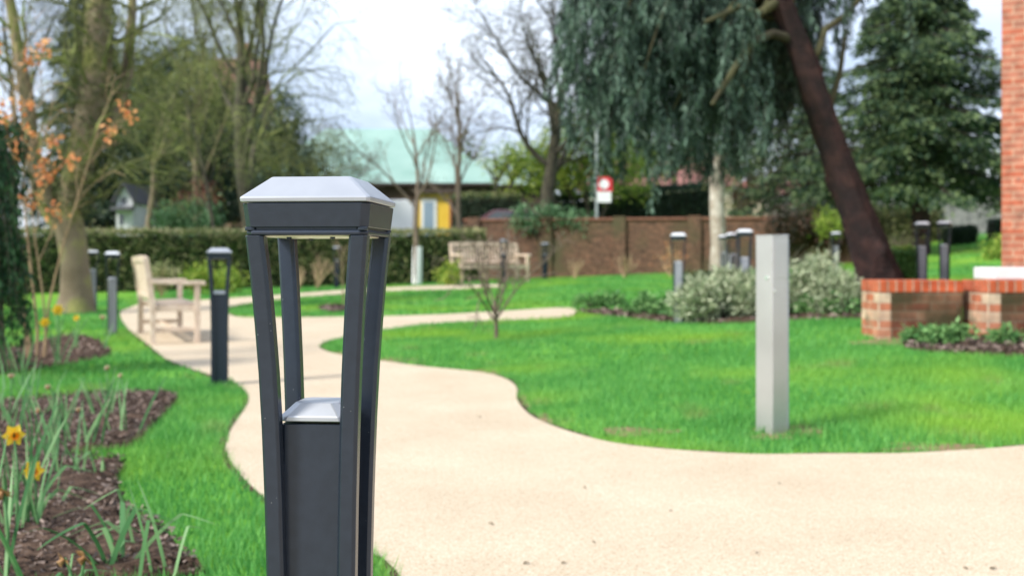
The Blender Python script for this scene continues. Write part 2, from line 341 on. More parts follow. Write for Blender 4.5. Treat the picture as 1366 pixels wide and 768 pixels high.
# ------------------------------------------------------------------ bollard lamps
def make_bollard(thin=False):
    hw=.0068 if thin else .0125; M_post=M_bol_lit if thin else M_bol  # thin variant: post and lid carry sky light in their colour
    t=thing('bollard_lamp','dark grey lantern bollard with pale lid, nearest and largest, sharp in the foreground','bollard',group='lantern bollards along the garden path')
    m=MB(); m.loft([oct_ring(0,0,.085,.012,-.02),oct_ring(0,0,.085,.012,.012)]); m.build('base_plate',M_bol,t,bev=.002)
    m=MB(); m.loft([oct_ring(0,0,.0445,.004,.0),oct_ring(0,0,.0445,.004,.664)]); p=m.build('post',M_post,t,bev=.0012)
    m=MB(); m.loft([oct_ring(0,0,.0475,.009,.6675),oct_ring(0,0,.0475,.012,.6745),oct_ring(0,0,.030,.009,.6915)]); m.build('post_cap',M_cap,t,bev=.0012)
    prof=[(.0,.060),(.30,.060),(.46,.0612),(.56,.0632),(.66,.0662),(.735,.0695),(.80,.0735),(.86,.0778),(.92,.0832)]
    for sx in (-1,1):
        for sy in (-1,1):
            m=MB(); m.loft([oct_ring(sx*(o-hw),sy*(o-hw),hw,hw*.34,z) for z,o in prof]); m.build('arm',M_bol,t,bev=.0008)
    m=MB()
    m.loft([oct_ring(0,0,.0828,.010,.9205),oct_ring(0,0,.0834,.010,.9248),oct_ring(0,0,.0812,.009,.9276)]); m.loft([oct_ring(0,0,.0785,.010,.9260),oct_ring(0,0,.0785,.010,.9320)])
    for sx in (-1,1):
        for sy in (-1,1): m.loft([oct_ring(sx*.0762,sy*.0762,.0070,.003,.9262),oct_ring(sx*.0764,sy*.0764,.0070,.003,.9312)])
    m.loft([oct_ring(0,0,.0836,.010,.9306),oct_ring(0,0,.0872,.010,.9630)])
    hd=m.build('head',M_bol,t,bev=.0010)
    m=MB(); m.loft([oct_ring(0,0,.0880,.004,.9645),oct_ring(0,0,.0890,.004,.9705),oct_ring(0,0,.0550,.004,1.0)]); m.build('lid',M_lid_lit if thin else M_lid,t,bev=.0010)
    m=MB(); m.loft([oct_ring(0,0,.068,.010,.9185),oct_ring(0,0,.070,.010,.9203)]); df=m.build('diffuser',M_diff,t,bev=.001)
    for a,b in ((-.03,-.055),(.03,-.055),(-.03,.055),(.03,.055)):
        m=MB(); m.cyl((a,b,.9160),(a,b,.9184),.0035,n=10); m.build('screw',M_bol,df)
    return t
B0=make_bollard()
B0.location=(-.2672,1.525,0); B0.rotation_euler=(0,0,math.radians(-5.1))
bol=[(293,7.92,13,'dark bollard at the left path edge, between foreground bollard and bench'),
 (150,13.06,20,'dark bollard on the left lawn, nearer of two by the mossy trunk'),
 (124,17.9,20,'small dark bollard against the mossy trunk foot, further of two there'),
 (449,25.6,9,'distant bollard seen through the open lantern of the foreground bollard'),
 (672,24.2,10,'distant bollard directly in front of the pale wooden bench facing the lawn'),
 (727,29.6,30,'distant bollard standing alone right of the far pale bench, before the brick wall'),
 (905,12.0,-9,'bollard in the shrub bed left of the low box hedge and silver post'),
 (993,12.2,-6,'bollard behind the grey-green shrub, nearest of the three left of the silver post'),
 (978,16.0,15,'bollard half hidden behind another lantern, middle of the three left of the silver post'),
 (966,20.0,10,'small pale-capped bollard in front of the pale bare trunk'),
 (1115,24.0,0,'small far bollard just left of the leaning dark trunk'),
 (1230,14.0,-14,'bollard behind the brick planter wall, left of a close pair'),
 (1260,14.5,-28,'bollard behind the brick planter wall, right of a close pair')]
B1=None
for px,d,rz,lb in bol:
    if px in (293,449,672,727): c=copy_tree(B0)
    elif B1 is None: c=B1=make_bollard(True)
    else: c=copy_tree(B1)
    c.location=at(px,d); c.rotation_euler=(0,0,math.radians(rz)); c['label']=lb

# ------------------------------------------------------------------ silver post
c=at(1030,5.54+.08); t=thing('service_post','plain silver square metal post standing alone on the right lawn','post',c,math.radians(33))
a=.059
m=MB(); m.loft([oct_ring(0,0,a,.003,-.05),oct_ring(0,0,a,.003,1.012)]); m.build('post_body',M_silver,t,bev=.001)
m=MB(); m.box(-a-.001,a-.018,-a-.001,a+.001,1.0125,1.020); m.build('top_cap',M_silver,t,bev=.001)
m=MB(); m.box(a-.016,a+.0008,-a-.001,a+.001,1.0125,1.022); m.build('top_lip',M_lid,t,bev=.001)
m=MB(); m.box(-a+.012,a-.012,-a-.0025,-a+.001,.80,.985); dr=m.build('door_panel',M_silver,t,bev=.0008)
m=MB(); m.box(a-.010,a-.0015,-a-.0018,-a+.001,.0,1.0); m.build('seam_strip',M_lid,t)
M_bright=mat('bright_screw',(.85,.85,.87),rough=.2,metal=.9)
m=MB(); m.cyl((-a-.004,-.02,.80),(-a+.002,-.02,.80),.011,.012,14); m.build('screw',M_bright,t)
m=MB(); m.cyl((-.045,-a-.004,.735),(-.045,-a+.002,.735),.006,.007,12); m.build('screw',M_bright,t)

# ------------------------------------------------------------------ benches
def make_bench(L=1.8):
    t=thing('garden_bench','x','bench',group='weathered wooden garden benches')
    h=L/2
    for sx in (-1,1):
        x=sx*(h-.035)
        m=MB(); m.box(x-.032,x+.032,-.26,-.20,0,.63); m.build('leg',M_teak,t,bev=.004)
        m=MB(); m.prism([(.20,0),(.26,0),(.26,.42),(.335,.93),(.275,.93),(.20,.42)],'x',x-.032,x+.032); m.build('leg',M_teak,t,bev=.004)
        m=MB(); m.prism([(-.32,.625),(-.24,.632),(-.1,.632),(.24,.645),(.25,.685),(-.1,.672),(-.24,.68),(-.31,.672)],'x',x-.045,x+.045); m.build('armrest',M_teak,t,bev=.008,seg=2)
        for z0,z1 in ((.13,.175),(.35,.41)): m=MB(); m.box(x-.021,x+.021,-.20,.20,z0,z1); m.build('side_rail',M_teak,t,bev=.003)
    m=MB()
    for k in range(7): m.box(-h+.06,h-.06,-.255+k*.068,-.255+k*.068+.055,.412-.002*k,.432-.002*k)
    m.build('seat',M_teak,t,bev=.003)
    m=MB(); m.box(-h+.065,h-.065,-.25,-.215,.34,.408); m.build('front_rail',M_teak,t,bev=.003)
    m=MB(); m.box(-h+.065,h-.065,-.02,.02,.135,.165); m.build('stretcher',M_teak,t,bev=.003)
    m=MB(); tilt=Matrix.Translation((0,.235,.45))@Matrix.Rotation(-.147,4,'X')
    n=int(L/.085)
    for k in range(n):
        x=-h+.09+(L-.18)*k/(n-1); m.box(x-.024,x+.024,-.008,.008,.05,.44,tilt)
    m.box(-h+.068,h-.068,-.018,.018,.02,.075,tilt)
    top=[]; 
    for k in range(13):
        x=-h+.03+(L-.06)*k/12; top.append((x,.42+.012*(1-(2*x/L)**2)))
    pr=top+[(x,z+.075) for x,z in reversed(top)]
    v=[tuple(tilt@Vector((x,y,z))) for y in (-.022,.022) for x,z in pr]; n2=len(pr)
    m.add(v,[tuple(range(n2)),tuple(range(2*n2-1,n2-1,-1))]+[(i,(i+1)%n2,n2+(i+1)%n2,n2+i) for i in range(n2)])
    m.build('backrest',M_teak,t,bev=.004)
    return t
b1=make_bench(); b1.location=(-3.98,12.55,G(-3.98,12.55)); b1.rotation_euler=(0,0,math.atan2(.92,-.39))
b1['label']='wooden slatted bench seen end-on at left where the beige path bends'
b2=copy_tree(b1); x2=(654-CX)*25.1/F; b2.location=(x2,25.1,G(x2,25.1)); b2.rotation_euler=(0,0,math.atan2(.5,.86))
b2['label']='pale wooden slatted bench facing the upper lawn in front of ivy and brick wall'

# ------------------------------------------------------------------ vegetation toolkit
def tubes(polys, sides=5):
    VV=[];FF=[];n0=0
    for pts,rad in polys:
        pts=np.asarray(pts,float); rad=np.asarray(rad,float); n=len(pts)
        T=np.gradient(pts,axis=0); T/=np.linalg.norm(T,axis=1)[:,None]+1e-9
        ref=np.array([0,0,1.]) if abs(T[0,2])<.8 else np.array([1.,0,0])
        A=np.cross(T,ref); A/=np.linalg.norm(A,axis=1)[:,None]+1e-9; B=np.cross(T,A)
        th=np.arange(sides)*2*PI/sides
        ring=pts[:,None]+rad[:,None,None]*(np.cos(th)[None,:,None]*A[:,None]+np.sin(th)[None,:,None]*B[:,None])
        VV.append(ring.reshape(-1,3))
        i=np.arange(n-1)[:,None]*sides; j=np.arange(sides)[None,:]; k=(j+1)%sides
        FF.append((np.stack([i+j,i+k,i+sides+k,i+sides+j],-1).reshape(-1,4))+n0); n0+=n*sides
    return np.concatenate(VV),np.concatenate(FF)
def unit(v): return v/(np.linalg.norm(v,axis=-1,keepdims=True)+1e-9)
def leaf_quads(c,ax,ln,wd,rng=R):
    n=len(c); ax=unit(ax); s=unit(np.cross(ax,rng.normal(0,1,(n,3))))
    ln=ln*rng.uniform(.6,1.4,n)[:,None]; wd=wd*rng.uniform(.6,1.4,n)[:,None]
    v=np.stack([c,c+ax*ln*.45+s*wd*.5,c+ax*ln,c+ax*ln*.5-s*wd*.5],1)
    return v.reshape(-1,3),np.arange(n*4).reshape(-1,4)
def cat_mesh(parts):
    V=[];Fc=[];n=0
    for v,f in parts: V.append(v); Fc.append(f+n); n+=len(v)
    return np.concatenate(V),np.concatenate(Fc)
def grow(out,tips,p,d,L,r,lv,K,rng):
    n=K['seg'][lv]; d=unit(np.array(d,float)); pts=[np.array(p,float)]; rad=[r]; end=r*K['taper'][lv]
    for i in range(n):
        d=unit(d+rng.normal(0,K['wig'][lv],3)+np.array([0,0,K['trop'][lv]])); pts.append(pts[-1]+d*L/n); rad.append(r+(end-r)*(i+1)/n)
    out[lv].append((pts,rad))
    if lv+1<len(K['seg']):
        kids=K['kids'][lv]; ph=rng.uniform(0,2*PI)
        for k in range(kids):
            t=K['t0'][lv]+(1-K['t0'][lv])*(k+rng.random())/kids; i=min(int(t*n),n-1); f=t*n-i
            q=pts[i]*(1-f)+pts[i+1]*f; tg=unit(pts[i+1]-pts[i]); rr=rad[i]*(1-f)+rad[i+1]*f
            a=unit(np.cross(tg,[.3,.2,1] if abs(tg[2])<.9 else [1,.1,0])); b=np.cross(tg,a); az=ph+k*2.4+rng.normal(0,.3); an=K['ang'][lv]*rng.uniform(.7,1.25)
            dd=tg*math.cos(an)+(a*math.cos(az)+b*math.sin(az))*math.sin(an)
            grow(out,tips,q,dd,L*K['lr'][lv]*(1.15-.55*t)*rng.uniform(.8,1.2),max(rr*K['rr'][lv],K.get('rmin',.003)),lv+1,K,rng)
    else: tips.append((pts[-1],d)); tips.append((pts[n//2],d))
def bare_tree(name,label,cat,base,lean,L,r,K,mt,seed,group=None,leaf=None,tipn=1,twig=None):
    rng=np.random.default_rng(seed); out=[[] for _ in K['seg']]; tips=[]
    t=thing(name,label,cat,base,0,group); o=np.array([0,0,0.])
    # root flare
    grow(out,tips,o-[0,0,.1],lean,L,r,0,K,rng)
    p0,r0=out[0][0]; r0[0]*=1.5; 
    v,f=cat_mesh([tubes(out[0],10),tubes(out[1],7)] if len(out)>2 else [tubes(out[0],10)])
    mesh('trunk',v,f,mt,t,smooth=True)
    rest=[tubes(o2,4 if i==0 else 3) for i,o2 in enumerate(out[2 if len(out)>2 else 1:])]
    v,f=cat_mesh(rest); mesh('branches',v,f,twig or mt,t,smooth=True)
    if leaf:
        lm,n,ln,wd,droop,spread=leaf
        c=np.array([q for q,_ in tips]); d=np.array([q for _,q in tips])
        idx=rng.integers(0,len(c),n); cc=c[idx]+rng.normal(0,spread,(n,3)); ax=d[idx]+rng.normal(0,.7,(n,3)); ax[:,2]-=droop
        v,f=leaf_quads(cc,ax,ln,wd,rng); mesh('crown',v,f,lm,t)
    return t
def clump_leaves(center,rad,nc,per,cr,ln,wd,rng,shell=.55,droop=.2,flat=1.0,bottom=None):
    """leaf clumps spread through an ellipsoid"""
    u=unit(rng.normal(0,1,(nc,3))); rr=rng.uniform(shell**3,1,nc)**(1/3); cc=np.array(center)+u*rr[:,None]*np.array(rad)*rng.uniform(.82,1.12,(nc,1))
    if bottom is not None: cc=cc[cc[:,2]>bottom]; nc=len(cc)
    p=np.repeat(cc,per,0)+rng.normal(0,1,(nc*per,3))*np.array([cr,cr,cr*flat])
    ax=rng.normal(0,1,(nc*per,3))+unit(p-np.array(center))*.8; ax[:,2]-=droop
    return leaf_quads(p,ax,ln,wd,rng)
def leafm(name,c1,c2,c3,trans=.2,rough=.55): return mat(name,c1,c2,c3,scale=.9,rough=rough,spec=.3,trans=trans,island=.55)

M_bark=mat('grey_bark',(.035,.032,.022),(.10,.09,.055),(.06,.055,.035),scale=6,rough=.95,bump=.6,bscale=14)
M_moss=mat('mossy_bark',(.13,.10,.06),(.24,.24,.07),(.18,.14,.09),scale=2.2,rough=.95,bump=.6,bscale=14)
M_mosstwig=mat('mossy_twigs',(.13,.155,.04),(.29,.33,.09),(.10,.105,.04),scale=2,rough=.9)
M_darkbark=mat('dark_red_bark',(.014,.008,.008),(.050,.022,.018),(.026,.012,.011),scale=5,rough=.95,bump=.8,bscale=20)
M_twig=mat('brown_twigs',(.10,.075,.055),(.20,.15,.11),scale=3,rough=.9)
M_tan=mat('tan_twigs',(.30,.21,.12),(.42,.31,.19),scale=3,rough=.9)
M_pale=mat('pale_bark',(.36,.32,.27),(.52,.48,.42),(.30,.25,.2),scale=3,rough=.9,bump=.4)
L_dark=leafm('dark_evergreen_leaves',(.014,.036,.022),(.065,.105,.055),(.033,.062,.036))
L_blue=mat('blue_green_needles',(.010,.027,.019),(.18,.29,.21),(.05,.092,.067),scale=2.6,rough=.55,spec=.3,trans=.22,island=.35)
L_conif=leafm('conifer_needles',(.016,.042,.024),(.14,.20,.08),(.05,.095,.046))
L_olive=leafm('olive_leaves',(.045,.06,.02),(.16,.17,.06),(.09,.10,.035))
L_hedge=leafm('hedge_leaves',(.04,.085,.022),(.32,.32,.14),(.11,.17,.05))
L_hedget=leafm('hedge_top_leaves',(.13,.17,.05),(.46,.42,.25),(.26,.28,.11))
L_moss=leafm('moss_tufts',(.10,.13,.03),(.30,.34,.10),(.19,.22,.06))
L_bright=leafm('fresh_leaves',(.12,.23,.025),(.42,.50,.09),(.25,.36,.05),trans=.35)
L_mid=leafm('mid_green_leaves',(.06,.17,.045),(.24,.44,.15),(.13,.28,.09),trans=.3)
L_grey=leafm('grey_green_leaves',(.20,.26,.14),(.60,.64,.44),(.38,.45,.28),trans=.25)
L_orange=leafm('orange_leaves',(.62,.21,.08),(.80,.44,.18),(.70,.29,.11),trans=.4)
L_laurel=leafm('laurel_leaves',(.03,.09,.03),(.18,.32,.16),(.08,.17,.07))
KB=dict(seg=[8,6,5,4,3],kids=[7,6,6,5],t0=[.35,.25,.2,.15],wig=[.06,.14,.18,.2,.2],trop=[.02,.06,.03,.0,0],ang=[.75,.75,.8,.8],lr=[.62,.55,.5,.5],rr=[.55,.5,.45,.5],taper=[.35,.3,.3,.4,.4],rmin=.005)
def K(**k): d=dict(KB); d.update(k); return d

# big bare tree in the middle distance
c=at(725,45); bare_tree('bare_tree','tall bare spreading tree with thick dark trunk behind the brick wall, centre right','tree',c,(.01,0,1),8.2,.38,
   K(seg=[8,8,6,5,3],kids=[10,9,8,6],t0=[.38,.2,.15,.1],ang=[.95,.7,.8,.8],lr=[.75,.55,.5,.45],rmin=.010,wig=[.05,.17,.2,.2,.2],trop=[.02,.05,.02,0,0]),M_bark,3,leaf=(L_olive,2500,.10,.05,0,.25),twig=M_bark)
c=at(556,27); tr=bare_tree('young_tree','slender young bare tree with a white guard round its lower trunk','tree',c,(.03,0,1),3.9,.085,
   K(seg=[7,6,5,4],kids=[7,5,5],t0=[.45,.2,.15],ang=[.55,.6,.7],lr=[.75,.5,.5],rr=[.6,.5,.5],rmin=.006),M_twig,5)
m=MB(); m.cyl((0,0,-.02),(.02,0,.98),.125,.115,16); m.build('trunk_guard',mat('white_guard',(.74,.75,.76),(.8,.8,.81),scale=4,rough=.6),tr,smooth=False)
c=at(345,33); bare_tree('weeping_tree','large bare tree with mossy drooping twigs directly behind the foreground bollard lid','tree',c,(.03,0,1),8.5,.30,
   K(seg=[8,8,6,5,4],rr=[.45,.45,.4,.5],kids=[11,9,8,5],t0=[.30,.2,.1,.1],ang=[.6,.6,.8,.9],lr=[.85,.5,.45,.5],trop=[.03,.07,-.04,-.16,-.3],rmin=.008),M_bark,8,twig=M_mosstwig,leaf=(L_moss,2500,.10,.03,1,.2))
c=at(190,34); bare_tree('forked_tree','bare grey forked tree behind the hedge, right of the mossy trunk','tree',c,(0,0,1),4.4,.16,
   K(seg=[6,8,6,5,4],rr=[.5,.45,.4,.5],kids=[5,7,6,4],t0=[.75,.2,.15,.1],ang=[.45,.6,.8,.8],lr=[1.25,.5,.5,.5],trop=[0,.05,0,-.1,-.15],rmin=.008),M_moss,21,twig=M_mosstwig)
c=at(20,26); bare_tree('bare_tree','bare thin-branched tree at the far left edge against the sky','tree',c,(.02,0,1),7,.11,K(kids=[9,8,7,4],rr=[.5,.45,.4,.5],trop=[.02,.05,0,-.05,-.1],rmin=.006),M_bark,31)
c=at(255,40); bare_tree('bare_tree','bare mossy tree of long upright stems, rising above the dark round evergreen','tree',c,(.03,0,1),9,.18,
   K(rr=[.5,.45,.4,.5],kids=[9,9,7,5],ang=[.4,.6,.8,.8],trop=[.02,.1,0,-.12,-.2],rmin=.008),M_moss,37,twig=M_mosstwig)
c=at(480,40); bare_tree('bare_tree','thin twiggy bare tree in front of the green roof, left side','tree',c,(0,0,1),3.6,.09,K(kids=[8,6,5,4],ang=[.5,.6,.7,.8],rmin=.007),M_twig,41)
c=at(613,38); bare_tree('bare_tree','tall narrow bare tree at the right end of the green roof','tree',c,(.0,0,1),6.4,.11,K(kids=[12,6,5,3],t0=[.3,.2,.2,.1],ang=[.35,.5,.6,.7],lr=[.42,.5,.5,.5],rmin=.008),M_twig,43,leaf=(L_olive,900,.08,.04,0,.2))
c=at(425,38); bare_tree('bare_tree','bushy bare tree with olive twigs left of the green roof','tree',c,(.05,0,1),4.2,.1,K(kids=[9,6,6,4],ang=[.6,.7,.8,.8],rmin=.008),M_mosstwig,47,leaf=(L_olive,2500,.10,.05,.2,.3))

c=at(292,29); bare_tree('weeping_tree','slim young tree trailing long yellow-green mossy twigs, between forked grey tree and foreground bollard','tree',c,(-.06,0,1),5.2,.07,
   K(seg=[8,8,7,6],rr=[.5,.5,.5],kids=[11,9,7],t0=[.35,.2,.1],ang=[.7,.7,.8],lr=[.55,.6,.6],trop=[.03,.02,-.14,-.3],rmin=.007),M_bark,77,twig=M_mosstwig,leaf=(L_moss,1500,.08,.03,1,.08))
c=at(106,25); bare_tree('bare_tree','fine-twigged bare tree right behind the mossy trunk with drooping mossy sprays','tree',c,(.03,0,1),5.5,.07,
   K(seg=[8,8,6,5],rr=[.5,.5,.5],kids=[10,9,7],t0=[.4,.2,.1],ang=[.6,.7,.8],lr=[.55,.55,.55],trop=[.03,.03,-.08,-.2],rmin=.006),M_moss,78,twig=M_mosstwig)
# mossy twisted trunk on the left lawn, ivy-clad above
b=at(100,17)
t=thing('mossy_trunk_tree','thick mossy ivy-clad tree trunk at left with flared foot on the lawn','tree',b)
def pl(L): return [(P(x,y,d)-b) for x,y,d,_ in L],[r*d/F for x,y,d,r in L]
L1=[(100,430,17,36),(101,412,17,26),(102,390,17,21),(100,350,17,18),(95,315,17,19),(90,285,17,18),(98,245,17,18),(110,200,17,20),(120,150,17,20),(130,90,17.1,19),(132,20,17.2,17),(136,-80,17.2,14),(140,-220,17.3,9)]
L2=[(90,310,17,13),(72,285,17,15),(55,250,16.8,13),(42,200,16.7,11),(36,130,16.6,9),(20,40,16.4,7),(0,-80,16.2,5)]
L3=[(112,205,17,12),(150,160,17.3,9),(170,100,17.6,8),(176,20,17.8,6),(180,-100,18,4)]
out=[pl(L1),pl(L2),pl(L3)]
for s in range(2): out[0]=out[0]
v,f=cat_mesh([tubes(out,14)]); mesh('trunk',v,f,M_moss,t,smooth=True)
rng=np.random.default_rng(5); tw=[[],[],[]]; tips=[]
for (pts,rad),n in zip(out,(34,12,12)):
    for k in range(n):
        i=rng.integers(5 if n==34 else 2,len(pts)-1); q=pts[i]+(pts[i+1]-pts[i])*rng.random()
        az=rng.uniform(0,2*PI); grow(tw,tips,q,(math.cos(az),math.sin(az),.5),1.5*rng.uniform(.6,1.3),.035,0,K(seg=[6,5,4],kids=[6,5],t0=[.2,.1],wig=[.2,.2,.2],trop=[.0,-.12,-.2],ang=[.8,.8],lr=[.5,.5],rr=[.5,.5],taper=[.3,.3,.3],rmin=.005),rng)
v,f=cat_mesh([tubes(x,4) for x in tw]); mesh('branches',v,f,M_mosstwig,t,smooth=True)
pts=np.array(out[0][0]); n=8000; i=rng.integers(5,len(pts)-2,n); w=rng.random(n)[:,None]
q=pts[i]*(1-w)+pts[i+1]*w+rng.normal(0,1,(n,3))*np.array([.17,.17,.2]); ax=rng.normal(0,.7,(n,3)); ax[:,2]-=.6
v,f=leaf_quads(q,ax,.06,.04,rng); mesh('crown',v,f,L_olive,t)

# leaning conifer on the right with hanging grey-green foliage
b=at(1183,13.2)
t=thing('leaning_conifer','large conifer with leaning dark red trunk and hanging grey-green foliage','tree',b)
L1=[(1186,430,13.2,46),(1180,400,13.2,34),(1166,350,13.1,29),(1152,310,13.05,25),(1135,265,13,22),(1118,215,12.95,21),(1100,165,12.9,20),(1083,115,12.85,18.5),(1066,65,12.8,17.5),(1050,25,12.75,16),(1036,-15,12.7,15),(1010,-110,12.6,12),(985,-250,12.6,8),(970,-380,12.6,4)]
tr=[pl(L1)]
tr[0]=(tr[0][0],[q*.92 for q in tr[0][1]])
_p=np.array(tr[0][0]); _r=np.array(tr[0][1]); _k=np.arange(len(_p)); _uu=np.linspace(0,len(_p)-1,110)
_q=np.stack([np.interp(_uu,_k,_p[:,i]) for i in range(3)],-1); _q[2:-2]=(_q[:-4]+_q[1:-3]+_q[2:-2]+_q[3:-1]+_q[4:])/5; _rr=np.interp(_uu,_k,_r)
v,f=tubes([(_q,_rr)],40); _v=v.reshape(110,40,3); _c=_v.mean(1,keepdims=True); _g=np.random.default_rng(3)
_th=np.arange(40)*2*PI/40; _z=np.arange(110)
_a=.05*np.sin(7*_th[None]+.10*_z[:,None])+.035*np.sin(13*_th[None]-.16*_z[:,None]+1.3*np.sin(_z[:,None]*.2))+.03*np.sin(3*_th[None]+.21*_z[:,None])+_g.normal(0,.018,(110,40))
for kz,kt,am in ((38,9,.20),(62,30,.16),(20,22,.2),(80,14,.22)): _a+=am*np.exp(-((_z[:,None]-kz)/2.2)**2-((np.angle(np.exp(1j*(_th[None]-_th[kt]))))/.28)**2)
_a+=.28*np.exp(-_z[:,None]/5.)*(.5+.5*np.sin(5*_th[None]+.7))
v=(_c+(_v-_c)*(1+_a[...,None])).reshape(-1,3); mesh('trunk',v,f,M_darkbark,t,smooth=True)
rng=np.random.default_rng(17); bough=[]; strands=[]
ends=[(742,20,13.5),(755,70,13.2),(790,115,14),(800,160,13),(828,200,13.6),(850,190,14.5),(880,210,12.8),(905,195,14.2),(935,205,13.2),(965,215,14),(985,180,12.5),(1015,150,14.3),(1045,110,13.6),(760,-30,12.4),(830,50,12.2),(900,80,12.6),(960,60,12.3),(875,140,13.8),(930,130,14.6),(1000,90,13.8),(800,30,15),(860,20,14.4),(920,10,13.5),(980,10,14.6),(1020,40,12.3),(780,-10,14.6),(840,110,15),(700,-60,13),(1120,-20,14.2),(1035,150,14.2),(1055,130,14.8),(1010,175,14.6),(1060,90,14.0),(1040,60,14.9),(752,100,13.4),(775,140,13.2),(810,190,13.1),(770,60,12.7),(1150,10,13.3),(1105,60,14.4),(815,100,12.6),(960,160,15),(890,40,15.5),(850,150,12.3)]
for ex,ey,ed in ends:
    s=rng.uniform(9,11.9); i=int(s); pts=np.array(tr[0][0]); p0=pts[i]+(pts[i+1]-pts[i])*(s-i); p3=P(ex,ey-22,ed)-b
    up=np.array([0,0,.45+.35*rng.random()]); p1=p0+(p3-p0)*.35+up; p2=p0+(p3-p0)*.78+up*.8
    u=np.linspace(0,1,14)[:,None]; q=(1-u)**3*p0+3*u*(1-u)**2*p1+3*u*u*(1-u)*p2+u**3*p3
    bough.append((q,np.linspace(.045,.008,14)))
    for k in range(int(rng.choice([18,34,52,74]))):
        a=rng.uniform(.22,1)**.8*12.9; i=int(a); pp=q[i]+(q[i+1]-q[i])*(a-i)+rng.normal(0,1,3)*np.array([.16,.2,.05]); ln_=rng.uniform(.2,.5)+.55*rng.random()**3
        front=pp[1]<-.25
        nr=min(min(np.hypot(*(tr[0][0][j_]-pp+np.array([0,0,o_]))[[0,2]]) for j_ in range(4,12)) for o_ in (0,ln_*.5,ln_))
        if not front or nr>.40: strands.append((pp,ln_))
limbs=[[(1062,55,12.8,7),(1030,45,12.6,6.5),(1005,55,12.4,6),(985,85,12.3,5),(965,115,12.2,4),(950,140,12.2,3)],[(1075,95,12.8,7),(1095,60,12.9,5),(1100,40,13,5),(1130,20,13.2,4),(1160,-20,13.4,3)],[(1100,160,12.9,6),(1120,100,13.2,4),(1128,40,13.5,3)],[(1040,0,12.7,8),(1010,20,12.5,6),(985,10,12.3,5),(940,30,12.2,3)]]
bough+= [pl(q) for q in limbs]
v,f=tubes(bough,6); mesh('branches',v,f,mat('dark_moss_limb',(.04,.035,.02),(.10,.10,.04),scale=3,rough=.95),t,smooth=True)
cs=[];axs=[]; droops=[]
for pp,ln in strands:
    n=int(44*ln/.35)+8; u=rng.random(n); sw=rng.normal(0,.1,2); q=pp+np.stack([sw[0]*u,sw[1]*u,-ln*u],-1)+rng.normal(0,.022,(n,3))
    cs.append(q); ax=rng.normal(0,.38,(n,3)); ax[:,2]-=1; axs.append(ax)
    droops.append(([pp,pp+np.array([sw[0]*.5,sw[1]*.5,-ln*.5]),pp+np.array([sw[0],sw[1],-ln])],[.004,.003,.002]))
v,f=leaf_quads(np.concatenate(cs),np.concatenate(axs),.11,.017,rng); mesh('crown',v,f,L_blue,t)
v,f=tubes(droops,3); mesh('twigs',v,f,M_darkbark,t)

# big conifer at right with sweeping boughs
def conifer(label,px,d,ztop,zlow,rad,nb,seed,lm,lsz=.16,per=320,name='conifer_tree',group=None,trunk=None):
    b=at(px,d); t=thing(name,label,'tree',b,0,group); rng=np.random.default_rng(seed)
    h=ztop-b[2]; v,f=tubes([([np.array([0,0,-.1]),np.array([.02,0,h*.3]),np.array([0,.03,h*.7]),np.array([0,0,h])],[rad*.10,rad*.085,rad*.05,.02])],12); mesh('trunk',v,f,trunk or M_darkbark,t,smooth=True)
    bs=[];cs=[];ax=[]
    for k in range(nb):
        z=zlow-b[2]+(h-zlow+b[2])*(k+rng.random())/nb; s=(z-zlow+b[2])/(h-zlow+b[2]); r=rad*(1-s**2.2)**.8*rng.uniform(.65,1.15)+.25
        az=k*2.4+rng.normal(0,.4); dv=np.array([math.cos(az),math.sin(az),0]); u=np.linspace(0,1,9)
        q=dv*(u*r)[:,None]+np.stack([0*u,0*u,z+.15*r*u-.55*r*u**2+.22*r*u**4],-1); bs.append((q,np.linspace(.05,.01,9)))
        n=int(per*(.4+.6*r/rad)); w=rng.random(n)**.7*7.99; i=w.astype(int); p=q[i]+(q[i+1]-q[i])*(w-i)[:,None]
        sd=np.array([-dv[1],dv[0],0]); off=rng.normal(0,1,n)*(.10+.16*r*(w/8)*(1.1-w/8)*2)
        p=p+sd*off[:,None]; p[:,2]+=-np.abs(off)*.35-rng.exponential(.09,n); p+=rng.normal(0,.03,(n,3))
        a=dv*.8+sd*np.sign(off)[:,None]*.6+rng.normal(0,.35,(n,3)); a[:,2]-=.55; cs.append(p); ax.append(a)
    v,f=tubes(bs,4); mesh('branches',v,f,trunk or M_darkbark,t,smooth=True)
    v,f=leaf_quads(np.concatenate(cs),np.concatenate(ax),lsz,lsz*.33,rng); mesh('crown',v,f,lm,t); return t
conifer('broad dark green conifer with sweeping boughs left of the red brick building',1228,30,zpx(-60,30),zpx(250,30),2.75,130,71,L_conif,.17,620)
conifer('shadowed conifer behind the leaning trunk, left of the broad dark conifer',1075,42,zpx(60,42),zpx(275,42),2.6,70,72,L_conif,.2,240)
conifer('tall dark columnar evergreen rising behind the mossy trunk',118,42,zpx(-40,42),zpx(300,42),1.7,110,73,L_dark,.2,260)
